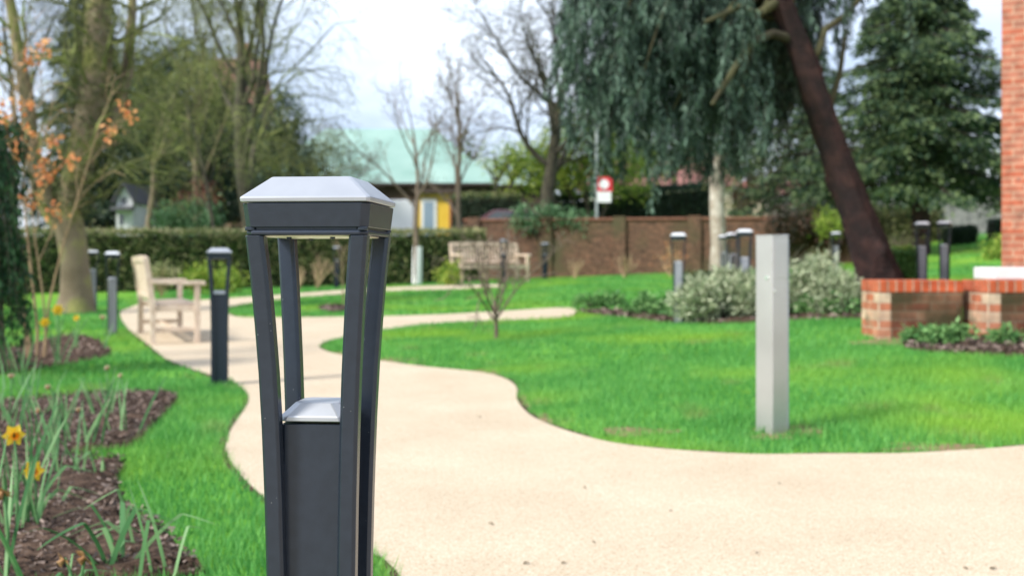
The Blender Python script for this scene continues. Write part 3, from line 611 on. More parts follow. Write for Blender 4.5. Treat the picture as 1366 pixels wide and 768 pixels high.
def blob_tree(name,label,cat,px,d,parts,lm,seed,ln,wd,nc,per,cr,trunk=True,group=None,droop=.2,tm=None):
    """parts: (px,py,rx_px,ry_px) ellipsoids"""
    b=at(px,d); t=thing(name,label,cat,b,0,group); rng=np.random.default_rng(seed); ms=[]
    zt=0
    tot=sum(p[2]*p[3] for p in parts)
    for (x,y,rx,ry) in parts:
        c=P(x,y,d)-b; k=d/F; zt=max(zt,c[2])
        ms.append(clump_leaves(c,(rx*k,min(rx,ry*1.2)*k*.9,ry*k),max(6,int(nc*rx*ry/tot)),per,cr,ln,wd,rng,shell=.35,droop=droop,bottom=.0))
    v,f=cat_mesh(ms); 
    if trunk:
        st=[]
        for (x,y,rx,ry) in parts:
            c=P(x,y,d)-b; mid=np.array([c[0]*.35,c[1]*.35,max(.1,c[2]*.45)]); st.append(([np.array([0,0,-.05]),mid,c],[.03*zt+.02,.02*zt+.01,.008*zt+.004]))
            for j in range(7):
                e=c+rng.normal(0,.5,3)*np.array([rx,rx,ry])*d/F; st.append(([mid*.5+c*.5,(mid+e+c)/3,e],[.012*zt+.004,.008*zt+.003,.003]))
        a,g=tubes(st,6); mesh('trunk' if cat=='tree' else 'stem',a,g,tm or M_bark,t,smooth=True)
    mesh('crown' if cat=='tree' else 'foliage',v,f,lm,t); return t
blob_tree('evergreen_tree','large round-topped dark evergreen tree behind the hedge, left','tree',240,42,[(235,125,72,72),(190,165,60,80),(290,185,50,85),(240,220,90,70),(200,270,90,40),(310,270,60,40)],L_dark,81,.16,.09,1500,34,.22)
blob_tree('evergreen_tree','dark low evergreen filling the gap left of the green roof','tree',345,48,[(340,215,70,60),(390,225,50,45),(375,160,35,40)],L_dark,82,.2,.1,260,36,.25)
blob_tree('spring_tree','fresh yellow-green tree below the bare crown, between green roof and hanging conifer','tree',790,47,[(775,200,60,55),(830,215,55,50),(745,225,45,35),(705,225,50,30)],L_bright,83,.15,.09,620,22,.25)
blob_tree('spring_tree','small thin yellow-green bush tree right of the green roof','tree',665,47,[(660,205,40,18),(690,205,30,20)],L_bright,84,.12,.07,50,16,.22)
blob_tree('evergreen_tree','dim brown-green tree between the pale bare trunk and the leaning trunk','tree',1000,44,[(1000,205,55,60),(1045,215,45,55),(985,255,40,35)],L_olive,85,.15,.08,170,24,.24)
blob_tree('evergreen_tree','dark bushy tree behind the hanging foliage at the far side of the wall','tree',900,60,[(900,190,90,60),(850,205,60,45),(960,200,60,50)],L_dark,86,.22,.12,200,30,.35)
blob_tree('shrub','blue-green rounded bush rising over the left hedge','shrub',255,31,[(255,290,45,22),(230,298,30,14)],L_laurel,87,.10,.05,110,26,.14)
blob_tree('red_shrub','dull red-leaved shrub over the left hedge beside the blue-green bush','shrub',265,33,[(268,262,24,18),(240,282,16,12)],leafm('dull_red_leaves',(.10,.03,.025),(.26,.10,.07),(.16,.05,.04)),88,.09,.05,40,24,.14)
blob_tree('ivy_shrub','glossy green laurel-like bush spilling over the brick wall top','shrub',735,31,[(705,293,28,14),(745,292,32,14),(775,298,18,9)],L_laurel,89,.10,.06,80,26,.12)

blob_tree('ivy_shrub','dark rusty ivy heaped along the wall between pale trunk and leaning trunk','shrub',1050,29.4,[(1055,300,30,16),(1095,303,30,20),(1125,308,25,20)],leafm('rusty_ivy',(.02,.022,.012),(.12,.07,.045),(.045,.04,.02)),97,.09,.055,190,30,.14)
rng=np.random.default_rng(98); tl=[]
for k in range(70):
    x=-62+124*k/69+rng.normal(0,1); y=92+rng.normal(0,3); g=G(x,y); hh=rng.uniform(7,10.5); tl.append(clump_leaves((x,y,g+hh*.5),(2.4,2.,hh*.55),26,34,.5,.4,.24,rng,shell=.3))
kind(mesh('distant_woodland',*cat_mesh(tl),leafm('far_woods',(.03,.05,.02),(.13,.16,.07),(.07,.09,.04))),'stuff')
# hedges
def hedge(name,label,A,B,z,th,lm,topm,seed,n,ln,wd,top_n=.3,rough=.06):
    """A,B (x,y) ends; z = height of the top above ground at each end"""
    A=np.array(A,float); B=np.array(B,float); rng=np.random.default_rng(seed); c=(A+B)/2; b=np.array([c[0],c[1],G(*c)])
    t=thing(name,label,'hedge',b); L=np.linalg.norm(B-A); d=(B-A)/L; nrm=np.array([d[1],-d[0]])
    if nrm[1]>0: nrm=-nrm
    def pt(u,v,w):   # u along 0..1, v across -1..1, w up 0..1
        p=A[None]+(B-A)[None]*u[:,None]+nrm[None]*(v*th/2)[:,None]; g=GA(p[:,0],p[:,1]); h=z[0]+(z[1]-z[0])*u
        return np.stack([p[:,0],p[:,1],g+w*h],-1)-b
    k=max(4,int(L/.5)); uu=np.linspace(0,1,k); V=[];Fc=[]
    for v_,w_ in ((-.86,-.02),(-.86,.93),(.86,.93),(.86,-.02)): V.append(pt(uu,np.full(k,v_),np.full(k,w_)))
    V=np.concatenate(V); 
    for s in range(4):
        s2=(s+1)%4
        for i in range(k-1): Fc.append((s*k+i,s*k+i+1,s2*k+i+1,s2*k+i))
    Fc+= [(0,k,2*k,3*k),(k-1,2*k-1,3*k-1,4*k-1)]
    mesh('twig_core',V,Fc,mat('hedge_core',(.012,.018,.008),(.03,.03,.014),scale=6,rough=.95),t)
    nt=int(n*top_n); nf=n-nt
    u=rng.random(nf); w=rng.random(nf)**.9; side=np.where(rng.random(nf)<.8,1.,-1.); v=side*(1+rng.normal(0,rough,nf))
    p=pt(u,v,w)+rng.normal(0,.02,(nf,3)); ax=rng.normal(0,1,(nf,3)); ax[:,:2]+=nrm*side[:,None]*.7
    m1=leaf_quads(p,ax,ln,wd,rng)
    ne=nf//12; e=np.where(rng.random(ne)<.5,0.,1.); p=pt(e,rng.uniform(-1,1,ne),rng.random(ne))+rng.normal(0,.04,(ne,3)); m2=leaf_quads(p,rng.normal(0,1,(ne,3)),ln,wd,rng)
    v_,f_=cat_mesh([m1,m2]); mesh('foliage',v_,f_,lm,t)
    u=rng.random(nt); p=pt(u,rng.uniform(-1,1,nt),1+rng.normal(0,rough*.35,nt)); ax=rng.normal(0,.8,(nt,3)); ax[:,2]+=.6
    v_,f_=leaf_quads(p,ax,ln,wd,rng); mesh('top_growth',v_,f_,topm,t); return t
hl=lambda px,d:((px-CX)*d/F,d)
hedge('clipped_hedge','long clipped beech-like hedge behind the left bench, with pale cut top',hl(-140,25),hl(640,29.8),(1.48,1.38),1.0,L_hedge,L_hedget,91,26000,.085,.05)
hedge('dark_hedge','tall dark clipped hedge above the brick wall by the road sign',hl(735,48),hl(952,48),(2.75,2.95),1.2,L_dark,L_dark,92,12000,.13,.08)
hedge('box_hedge','low clipped box hedge behind the lantern bollard in the shrub bed',hl(917,14.6),hl(985,14.6),(.46,.46),.6,L_hedge,L_hedge,93,5000,.04,.025)
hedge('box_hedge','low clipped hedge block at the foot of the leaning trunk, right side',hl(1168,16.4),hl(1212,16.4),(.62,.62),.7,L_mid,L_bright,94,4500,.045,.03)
hedge('low_hedge','short dark hedge on the far right lawn below the grey fence',hl(1262,33),hl(1298,33),(.5,.5),.6,L_dark,L_dark,95,2500,.07,.04)
hedge('low_hedge','dark hedge stub tucked against the red brick building',hl(1322,33),hl(1352,33),(.6,.6),.6,L_dark,L_dark,96,2000,.07,.04)

hedge('dark_hedge','dark hedge across the road under the pale green roof, behind the parked car',hl(604,47),hl(695,47),(zpx(262,47)-G(*hl(604,47)),zpx(262,47)-G(*hl(695,47))),1.2,L_dark,L_hedge,99,5000,.12,.07)
hedge('scrub_hedge','rough olive scrub hedge below the pale rendered wall, right of the leaning trunk',hl(1130,36),hl(1252,36),(zpx(279,36)-G(*hl(1130,36)),zpx(281,36)-G(*hl(1252,36))),.9,L_olive,L_olive,100,5000,.10,.05,.3,.16)
# ------------------------------------------------------------------ brick wall behind the lawn
M_wall=brick_mat('garden_brick',((.19,.10,.065),(.105,.06,.042)),(.16,.125,.095),dirt=((.085,.075,.04),.9,.5))
M_cop=mat('coping_brick',(.16,.07,.045),(.24,.11,.07),scale=5,rough=.9)
A=np.array(hl(620,31.5)); B=np.array(hl(1150,29.5)); c=(A+B)/2; b=np.array([c[0],c[1],G(*c)])
ang=math.atan2(B[1]-A[1],B[0]-A[0]); Lw=np.linalg.norm(B-A)
t=thing('garden_wall','long old brown brick garden wall with piers behind the upper lawn','wall',b,ang)
zt=zpx(294,30.5)-b[2]
m=MB(); m.box(-Lw/2,Lw/2,-.11,.11,-.7,zt); m.build('brickwork',M_wall,t)
m=MB(); m.box(-Lw/2-.02,Lw/2+.02,-.16,.16,zt+.003,zt+.075); m.build('coping',M_cop,t,bev=.012)
m=MB(); m.box(-Lw/2,Lw/2,-.14,-.113,-.7,.32); m.build('plinth',M_wall,t)
for k in range(6):
    x=-Lw/2+.3+(Lw-.6)*k/5; m=MB(); m.box(x-.18,x+.18,-.2,.2,-.7,zt+.115); m.build('pier',M_wall,t,bev=.005)
# twiggy shrubs before the wall and hedge
KS=dict(seg=[4,5,4],kids=[9,7],t0=[.1,.25],wig=[.1,.12,.15],trop=[.05,.1,.02],ang=[.55,.5],lr=[1.2,.5],rr=[.7,.6],taper=[.5,.4,.4],rmin=.006)
tw=[(160,30,.95,'dark bare scrub in front of the small white cottage',M_twig,(L_dark,350,.10,.06,0,.12)),(184,31,.8,'low dark leafy scrub right of the small white cottage',M_twig,(L_dark,500,.10,.06,0,.14)),(765,28.8,.75,'tan bare twiggy shrub against the brick wall right of the lone far bollard',M_tan,None),(833,28.5,.75,'pale brown bare twiggy shrub against the middle of the brick wall',M_tan,None),
 (424,25.2,.9,'tangled tan bare shrub seen through the foreground lantern',M_tan,None),(398,25,.7,'tan bare shrub beside the hedge, left inside the foreground lantern',M_tan,None),
 (505,25.5,.8,'thin bare shrub with green shoots right of the foreground lantern',M_tan,(L_olive,300,.07,.04,0,.1)),
 (1088,21,.62,'olive twiggy shrub right of the silver post, before the dark wall',M_mosstwig,(L_olive,700,.06,.03,0,.1)),
 (895,28.6,.85,'bare shrub with a few orange leaves by the wall, above the shrub bed lantern',M_tan,(L_orange,120,.05,.03,0,.1)),
 (305,23.5,.5,'bright shoots of a small shrub at the hedge foot behind the second bollard',M_mosstwig,(L_bright,900,.09,.04,0,.12)),
 (265,23.5,.6,'yellow-green leafy young shrub at the hedge foot behind the wooden bench',M_mosstwig,(L_bright,1000,.09,.04,-.6,.1)),
 (1205,25,.9,'bare brown scrub between the leaning trunk and the bollard pair',M_twig,(L_olive,300,.06,.03,0,.1)),
 (215,22.8,.75,'pale dry twiggy shrub tangled in the hedge behind the bench back',M_tan,(L_hedget,500,.07,.04,0,.1))]
for k,(px,d,L,lb,mt,lf) in enumerate(tw):
    bare_tree('twiggy_shrub',lb,'shrub',at(px,d),(0,0,1),L*.55,.03,K(**KS),mt,200+k,'twiggy shrubs round the lawn',leaf=lf)
for px,py,lb,rr in ((1108,296,'bright yellow-green rounded shrub left of the leaning trunk by the wall',16),(1330,333,'yellow-green shrub hard against the brick building corner',14),(600,364,'small yellow-green plant at the left foot of the far bench',12),(940,405,'small bright green plant at the lantern bollard in the shrub bed',10)):
    d={1108:27,1330:24,600:24.5,940:12.4}[px]
    blob_tree('leafy_shrub',lb,'shrub',px,d,[(px,py,rr,rr*.9)],L_bright,int(px),.05*d/20+.02,.03*d/20+.01,26,24,.1*d/24,group='small bright leafy shrubs')
# bare sapling on the main lawn
bare_tree('sapling','small bare multi-branched sapling growing in the main lawn','tree',hit(662,453),(.05,0,1),.42,.026,
   dict(seg=[4,7,5,4],kids=[8,6,4],t0=[.6,.3,.2],wig=[.06,.16,.2,.2],trop=[.0,.03,0,0],ang=[.75,.6,.7],lr=[3.0,.5,.5],rr=[.62,.6,.6],taper=[.7,.35,.4,.4],rmin=.0055),M_twig,303)
bare_tree('sapling','thin sapling standing in a dark soil ring on the upper lawn','tree',at(459,19),(0,0,1),1.1,.016,
   dict(seg=[6,5,4],kids=[6,4],t0=[.35,.2],wig=[.05,.12,.15],trop=[.03,.06,0],ang=[.5,.6],lr=[.5,.5],rr=[.6,.6],taper=[.4,.3,.3],rmin=.004),M_tan,304)

# pale bare trunk
b=at(958,26); t=thing('pale_trunk','pale grey bare tree trunk standing straight before the dark hedge','tree',b)
v,f=tubes([([np.array([0,0,-.1]),np.array([.02,0,.8]),np.array([-.03,0,1.8]),np.array([-.02,.02,2.5]),np.array([.03,0,3.0])],[.24,.19,.18,.17,.12]),([np.array([-.02,.02,2.5]),np.array([.3,.1,3.2]),np.array([.5,.1,4.0])],[.08,.05,.02]),([np.array([0,.02,2.4]),np.array([-.3,.1,3.1]),np.array([-.5,.1,3.9])],[.07,.04,.02])],12)
mesh('trunk',v,f,M_pale,t,smooth=True)
rng=np.random.default_rng(9); v,f=clump_leaves((0,0,3.4),(1,1,.7),70,34,.2,.1,.05,rng); mesh('crown',v,f,L_dark,t)

# orange-leaved young tree at the left bed
b=at(48,9.8); t=thing('orange_leaved_tree','slender multi-stemmed young tree with orange new leaves at left','tree',b)
rng=np.random.default_rng(61); out=[[],[],[]]; tips=[]
for dx,ty,r in ((-18,60,.015),(5,40,.014),(26,110,.012),(-35,130,.012),(40,190,.010)):
    p=P(48+dx*.3,500,9.8)-b; p[2]=-.05; e=P(40+dx*1.6,ty,9.8)-b; grow(out,tips,p,e-p,np.linalg.norm(e-p),r,0,K(seg=[9,6,4],kids=[9,4],t0=[.45,.3],wig=[.05,.13,.15],trop=[.02,.04,.0],ang=[.75,.7],lr=[.26,.45],rr=[.45,.6],taper=[.3,.4,.4],rmin=.004),rng)
v,f=cat_mesh([tubes(x,6) for x in out]); mesh('trunk',v,f,mat('tan_stem',(.24,.16,.09),(.36,.26,.15),scale=4,rough=.8),t,smooth=True)
c=np.array([q for q,_ in tips]); c=c[rng.random(len(c))<.075]; n=len(c)*22; q=np.repeat(c,22,0)+rng.normal(0,.042,(n,3)); ax=rng.normal(0,1,(n,3)); v,f=leaf_quads(q,ax,.065,.035,rng); mesh('crown',v,f,L_orange,t)
# dark weeping evergreen at the left edge
b=at(2,8.6); t=thing('weeping_evergreen','dark green weeping evergreen shrub filling the left edge above the soil','shrub',b)
rng=np.random.default_rng(62); cs=[];axs=[];st=[]
for k in range(170):
    az=rng.uniform(0,2*PI); r=rng.uniform(.02,.30)**1; z0=rng.uniform(.7,2.05); p=np.array([r*.6*math.cos(az)-.12,r*1.2*math.sin(az),z0]); u=np.linspace(0,1,6); ln=rng.uniform(.4,.9)
    q=p+np.stack([.10*u*math.cos(az)*1.3,.16*u*math.sin(az),.1*u-ln*u*u],-1); q[:,2]=np.maximum(q[:,2],.03); st.append((q,np.linspace(.006,.002,6)))
    n=70; w=rng.random(n)*4.99; i=w.astype(int); cs.append(q[i]+(q[i+1]-q[i])*(w-i)[:,None]+rng.normal(0,.02,(n,3))); a=rng.normal(0,.4,(n,3)); a[:,2]-=1; axs.append(a)
st.append(([np.array([0,0,-.05]),np.array([-.05,0,1.]),np.array([-.12,0,2.])],[.05,.04,.015]))
v,f=tubes(st,4); mesh('stem',v,f,M_twig,t); v,f=leaf_quads(np.concatenate(cs),np.concatenate(axs),.07,.018,rng); mesh('foliage',v,f,leafm('deep_green_needles',(.012,.045,.02),(.07,.17,.06),(.03,.09,.035)),t)

# shrub bed planting
for px,py,rx,ry,d,lb in ((962,392,46,33,12.1,'silvery grey-green rounded shrub left of the silver post'),(930,400,26,22,11.9,'small silvery grey-green shrub at the foot of the shrub-bed lantern'),
    (1083,382,38,36,12.2,'large silvery grey-green shrub right of the silver post'),(1118,396,26,24,11.9,'silvery grey-green shrub before the leaning trunk'),(1005,398,24,24,11.9,'silvery grey-green shrub touching the left side of the silver post')):
    blob_tree('grey_shrub',lb,'shrub',px,d,[(px,py,rx,ry),(px+rx*.3,py-ry*.35,rx*.55,ry*.6),(px-rx*.5,py+ry*.2,rx*.5,ry*.6)],L_grey,int(px+py),.085,.022,90,34,.055,group='silvery shrubs in the shrub bed',droop=-.5)
low=[(786,413),(812,411),(856,422),(884,424),(915,427),(942,428),(968,426),(1075,423),(1096,420),(1142,420),(1126,424),(1000,427)]
lowl=['first low leafy plant at the pale tip of the cross path','second low leafy plant from the path tip, small and dark','rounded bright low plant left of the lantern bollard','low leafy plant just left of the lantern bollard foot','low leafy plant at the foot of the lantern bollard','low plant with pinkish tips right of the lantern bollard','low leafy plant under the silvery shrub left of the post','low bright plant right of the silver post','low bright plant under the large silvery shrub right of the post','leafy low plant beside the brick planter end','low leafy plant second from the brick planter end','low leafy plant touching the silver post, left side']
for (px,py),lb in zip(low,lowl):
    d=hit(px,py)[1]+.15; h=16 if px>830 else 11
    blob_tree('low_plant',lb,'plant',px,d,[(px,py-h*.75,19,h),(px+9,py-h*.9,11,h*.8)],L_mid,int(px*3+py),.06,.038,26,26,.045,group='low leafy plants along the shrub bed')
for px,py,lb in ((1226,460,'small leafy plant leftmost at the foot of the brick planter'),(1280,458,'leafy plant at the gap between the two brick planters'),(1342,462,'spiky leafy plant below the right brick planter'),(1252,463,'tiny plant second from left below the brick planter')):
    d=hit(px,py)[1]; blob_tree('border_plant',lb,'plant',px,d,[(px,py-9,17,9)],L_mid,int(px),.06,.03,18,22,.035,group='small plants at the planter foot')

# ------------------------------------------------------------------ daffodils
M_dleaf=leafm('daffodil_leaves',(.05,.16,.05),(.20,.36,.15),(.10,.25,.09),trans=.3)
M_yel=mat('yellow_petal',(.85,.55,.02),(.9,.68,.06),scale=30,rough=.5,trans=.3)
M_ora=mat('orange_trumpet',(.85,.28,.01),(.9,.42,.02),scale=30,rough=.5,trans=.25)
M_wil=mat('withered_petal',(.28,.12,.04),(.50,.30,.14),scale=40,rough=.8,trans=.2)
def strap(m,p,d,L,w,bend,rng):
    n=9; pts=[np.array(p)]; dr=unit(np.array(d,float)); kink=rng.integers(4,7) if bend>1 else 99
    for i in range(n):
        dr=unit(dr+np.array([dr[0]*.05,dr[1]*.05,-bend*.045])); 
        if i==kink: dr=unit(dr*np.array([1,1,.1])+np.array([0,0,-.25]))
        pts.append(pts[-1]+dr*L/n)
    pts=np.array(pts); pts[:,2]=np.maximum(pts[:,2],.012); s=unit(np.cross(np.array(d,float),[.2,.9,.3])+rng.normal(0,.2,3))
    ww=w*np.array([.8,1,1,1,1,.95,.9,.75,.5,.08])[:,None]/2; v=np.concatenate([pts-s*ww,pts+s*ww+np.array([0,0,.001])]); k=n+1
    m.add(v,[(i,i+1,k+i+1,k+i) for i in range(n)])
def flower(c,face,s,mt,tm,parent,name='flower',rng=R):
    face=unit(np.array(face,float)); a=unit(np.cross(face,[0,0,1.])); b=np.cross(face,a); m=MB()
    for k in range(6):
        th=k*PI/3; r=a*math.cos(th)+b*math.sin(th); q=a*math.cos(th+PI/2)+b*math.sin(th+PI/2); j=rng.normal(0,.1)
        m.add([c,c+r*s*.5+q*s*.38+face*s*(.1+j),c+r*s+face*s*(.05+j),c+r*s*.5-q*s*.38+face*s*(.1-j)],[(0,1,2,3)])
    fl=m.build(name,mt,parent); m=MB(); N_=12
    rings=[[c+face*z+(a*math.cos(2*PI*i/N_)+b*math.sin(2*PI*i/N_))*r*(1+(.12*math.cos(6*PI*i/N_*2) if z>s*.5 else 0)) for i in range(N_)] for z,r in ((.0,s*.16),(s*.35,s*.24),(s*.62,s*.30),(s*.66,s*.38))]
    m.loft(rings,cap=False); m.build('trumpet',tm,fl,smooth=True); return fl
daff=[ # px,py base, leaves, height, flowers [(px,py,size,withered)], bend, label
 (22,715,14,.32,[(18,580,.038,0)],.6,'yellow daffodil with orange trumpet at the left edge, tallest in the near bed'),
 (45,712,10,.24,[(44,628,.038,0)],.8,'yellow daffodil drooping just below the tallest bloom in the near bed'),
 (8,790,12,.38,[(4,655,.03,1)],.5,'daffodil clump with broad upright leaves at the lower left corner, browned bloom'),
 (95,800,9,.18,[(86,745,.028,1),(114,742,.03,1)],1.2,'daffodil clump with two withered brown blooms at the bottom edge'),
 (150,765,11,.34,[],2.2,'daffodil clump with long pale bent leaves lying over the mulch'),
 (175,735,8,.28,[],1.6,'daffodil leaves leaning right towards the lawn, behind the bent pale leaves'),
 (205,775,7,.26,[],1.0,'sparse daffodil leaves nearest the lawn edge at the bottom'),
 (62,620,11,.32,[(52,546,.022,1)],.5,'upright daffodil leaves with a shrivelled bud, left of the grass tongue'),
 (118,600,10,.30,[(105,545,.02,1)],.4,'upright daffodil leaves with a pale bud in the middle of the near bed'),
 (85,585,10,.30,[(64,515,.022,1)],.4,'upright daffodil leaves with tall pale bud, back of the near bed'),
 (28,600,12,.30,[],.5,'dense upright daffodil leaves at the left edge, back of the near bed'),
 (168,585,6,.30,[(160,500,.016,1)],.4,'few thin tall daffodil leaves at the back right of the near bed'),
 (135,640,7,.20,[],.9,'short daffodil leaves at the tip of the grass tongue'),
 (60,680,9,.24,[],1.1,'loose daffodil leaves behind the drooping yellow bloom'),
 (75,488,12,.46,[(77,413,.055,0),(60,430,.05,0)],.5,'pair of large yellow daffodil blooms by the dark soil in front of the mossy trunk'),
 (104,468,8,.3,[(102,424,.035,0)],.5,'single small yellow daffodil right of the large pair'),
 (140,468,5,.26,[(137,422,.04,1)],.5,'pale cream fading daffodil next to the dark bollard on the left lawn'),
 (20,520,10,.4,[],.6,'upright daffodil leaves in front of the dark weeping shrub'),
 (10,570,12,.34,[(15,500,.022,1)],.4,'thick daffodil leaves at the left edge below the weeping shrub, pale bud above'),
 (48,560,11,.32,[],.4,'dense daffodil leaves at the back of the near bed, left half'),
 (35,650,10,.30,[],.6,'daffodil leaves behind the tallest yellow bloom'),
 (98,640,8,.26,[],.7,'daffodil leaves in the bare mulch middle of the near bed'),
 (128,560,8,.28,[],.4,'daffodil leaves at the back of the near bed, right half'),
 (140,545,8,.22,[(142,490,.022,1)],.5,'daffodil with a pale spent bloom on the lawn edge of the near bed')]
M_cream=mat('cream_petal',(.75,.62,.40),(.8,.70,.5),scale=20,rough=.6,trans=.3)
for k,(px,py,nl,h,fls,bend,lb) in enumerate(daff):
    b=hit(px,py); rng=np.random.default_rng(400+k); t=thing('daffodil',lb,'flower',b,0,'daffodils in the left beds')
    m=MB()
    for i in range(max(4,int(nl*.7))):
        az=rng.uniform(0,2*PI); sp=rng.uniform(.08,.4)*(1+.8*(bend>1)); strap(m,(rng.normal(0,.035),rng.normal(0,.035),0),(math.cos(az)*sp,math.sin(az)*sp,1),h*rng.uniform(.75,1.2),.011 if bend<2 else .016,bend*rng.uniform(.6,1.5),rng)
    m.build('leaves',M_dleaf,t)
    for fx,fy,s,wd in fls:
        c=P(fx,fy,b[1])-b; m=MB(); mid=np.array([c[0]*.5+.01,c[1]*.5,c[2]*.6]); v,f=tubes([([np.array([0,0,0]),mid,c*np.array([.95,.95,1.03]),c],[.0045,.004,.0035,.003])],6); mesh('stem',v,f,M_dleaf,t,smooth=True)
        if wd: flower(c,(rng.normal(0,.5),-.5,-.6),s,M_wil if s>.025 and px!=140 else M_cream,M_wil,t,rng=rng)
        else: flower(c,(rng.normal(.2,.4),-1,-.05),s,M_yel,M_ora if py>600 else M_yel,t,rng=rng)

# debris on the path
M_deb=mat('dry_leaf',(.10,.08,.05),(.22,.17,.09),scale=20,rough=.8)
for k,(px,py) in enumerate([(895,686),(792,730),(702,758),(752,758),(1010,745),(1325,765),(655,705),(780,655),(325,636),(1288,765),(1040,650),(640,560)]):
    b=hit(px,py); rng=np.random.default_rng(600+k); a=rng.uniform(0,PI); s=rng.uniform(.008,.016); cs_,sn=math.cos(a),math.sin(a); z=.011
    v=[(x*cs_-y*sn,x*sn+y*cs_,zz) for x,y,zz in ((-s,0,z),(-s*.2,s*.45,z+.004),(s,0,z+.002),(s*.1,-s*.45,z+.005),(0,0,z))]
    o=mesh('fallen_leaf',v,[(0,4,1),(1,4,2),(2,4,3),(3,4,0)],M_deb); o.location=b
    tag(o,'tiny dry leaf scrap lying on the beige path','leaf','leaf scraps scattered on the path')

# ------------------------------------------------------------------ brick planters and building corner
M_soldier=brick_mat('red_edge_brick',((.52,.12,.05),(.42,.08,.035)),(.40,.30,.22),w=.105,h=.072,rot='soldier',mort=.014,noise=.45,dirt=((.13,.10,.06),4,.60))
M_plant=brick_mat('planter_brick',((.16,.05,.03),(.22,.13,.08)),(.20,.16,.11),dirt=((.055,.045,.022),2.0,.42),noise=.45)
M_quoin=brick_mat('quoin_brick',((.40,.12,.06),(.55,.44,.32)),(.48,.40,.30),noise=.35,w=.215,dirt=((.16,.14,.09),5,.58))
def planter(label,px0,px1,d,dep,h,ang=0,slab=False):
    x0=(px0-CX)*d/F; x1=(px1-CX)*d/F; w=x1-x0; b=np.array([x0,d,G(x0+w/2,d+dep/2)]); zt=h-b[2]
    t=thing('brick_planter',label,'planter wall',b,ang,'low red brick planter walls')
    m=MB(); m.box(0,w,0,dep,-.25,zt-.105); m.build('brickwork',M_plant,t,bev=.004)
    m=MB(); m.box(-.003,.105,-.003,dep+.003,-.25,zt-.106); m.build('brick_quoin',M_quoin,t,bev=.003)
    m=MB(); m.box(-.006,w+.004,-.006,dep+.006,zt-.102,zt); m.build('brick_coping',M_soldier,t,bev=.005)
    return t,zt,w,b
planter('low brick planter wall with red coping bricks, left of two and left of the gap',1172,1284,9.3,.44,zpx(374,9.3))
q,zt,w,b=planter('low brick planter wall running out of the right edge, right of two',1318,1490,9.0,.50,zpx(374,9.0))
M_stone=mat('pale_stone',(.62,.61,.60),(.72,.71,.70),scale=6,rough=.7,bump=.1)
o=MB().box(0,1.3,0,.42,0,.105).build('stone_slab',M_stone,None,bev=.012,seg=2); x=(1306-CX)*9.6/F; o.location=(x,9.30,zpx(374,9.0)+.002)
tag(o,'white stone slab lying on top of the right brick planter','slab')
M_bld=brick_mat('red_facing_brick',((.43,.125,.075),(.36,.16,.115)),(.50,.36,.26),noise=.35,dirt=((.09,.075,.08),9,.66))
xb=(1336-CX)*11.5/F; t=thing('brick_building','corner of a red brick building at the right edge','building',(xb,11.5,G(xb,11.5)),math.radians(-27))
m=MB(); m.box(0,6,0,8,-.4,7); m.build('wall',M_bld,t,bev=.006)
m=MB(); m.box(-.02,6,-.03,8,-.38,.28); m.build('plinth',M_bld,t)
fr=mat('white_frame',(.75,.75,.74),rough=.5); gl=mat('window_glass',(.05,.06,.07),rough=.08,spec=.8)
m=MB(); m.box(1.6,2.8,-.03,.05,1.0,2.4); wf=m.build('window',fr,t); 
for x0 in (1.66,2.23): m=MB(); m.box(x0,x0+.51,-.038,-.031,1.06,2.34); m.build('pane',gl,wf)
m=MB(); m.prism([(-.35,7.0),(6.2,7.0),(6.2,9.5)],'y',-.4,8.4); m.build('roof',mat('slate_roof',(.08,.08,.09),(.13,.13,.14),scale=4),t)

# ------------------------------------------------------------------ far side: houses, vehicles, sign, fence
def house(name,label,px,d,w,dep,zeave,zridge,wallm,roofm,rz=0,hip=0,wins=(),door=None,chim=None,over=.35):
    b=at(px,d); t=thing(name,label,'house',b,rz); ze=zeave-b[2]; zr=zridge-b[2]
    m=MB(); m.box(-w/2,w/2,-dep/2,dep/2,-1,ze); wl=m.build('wall',wallm,t)
    W=w/2+over; D=dep/2+over; hx=max(.2,W-hip)
    m=MB(); m.add([(-W,-D,ze+.003),(W,-D,ze+.003),(W,D,ze+.003),(-W,D,ze+.003),(-hx,0,zr),(hx,0,zr)],[(3,2,1,0),(0,1,5,4),(2,3,4,5),(1,2,5),(3,0,4)]); rf=m.build('roof',roofm,t)
    if hip==0:
        m=MB()
        for s in (-1,1): m.add([(s*(w/2-.01),-dep/2,ze),(s*(w/2-.01),dep/2,ze),(s*(w/2-.01),0,zr-.15),(s*(w/2-.2),-dep/2,ze),(s*(w/2-.2),dep/2,ze),(s*(w/2-.2),0,zr-.15)],[(0,1,2),(3,5,4),(0,3,4,1),(1,4,5,2),(2,5,3,0)])
        m.build('gable',wallm,t)
    m=MB(); m.box(-W,W,-D-.02,-D+.06,ze-.12,ze); m.build('gutter',mat('dark_gutter',(.05,.035,.03),rough=.6),t)
    for x,z,ww,hh in wins:
        m=MB(); m.box(x-ww/2,x+ww/2,-dep/2-.05,-dep/2+.05,z,z+hh); wn=m.build('window',fr,t); m=MB(); m.box(x-ww/2+.08,x+ww/2-.08,-dep/2-.06,-dep/2-.053,z+.08,z+hh-.08); m.build('pane',gl,wn)
    if door:
        x,ww,hh=door; m=MB(); m.box(x-ww/2,x+ww/2,-dep/2-.04,-dep/2+.02,0,hh); m.build('door',mat('brown_door',(.12,.06,.03),rough=.5),t)
    if chim:
        x,zc=chim; m=MB(); m.box(x-.35,x+.35,-.3,.3,zr-.8,zr+zc); m.build('chimney',brick_mat('chimney_brick',((.3,.13,.08),(.24,.1,.07)),(.3,.25,.2)),rf)
    return t
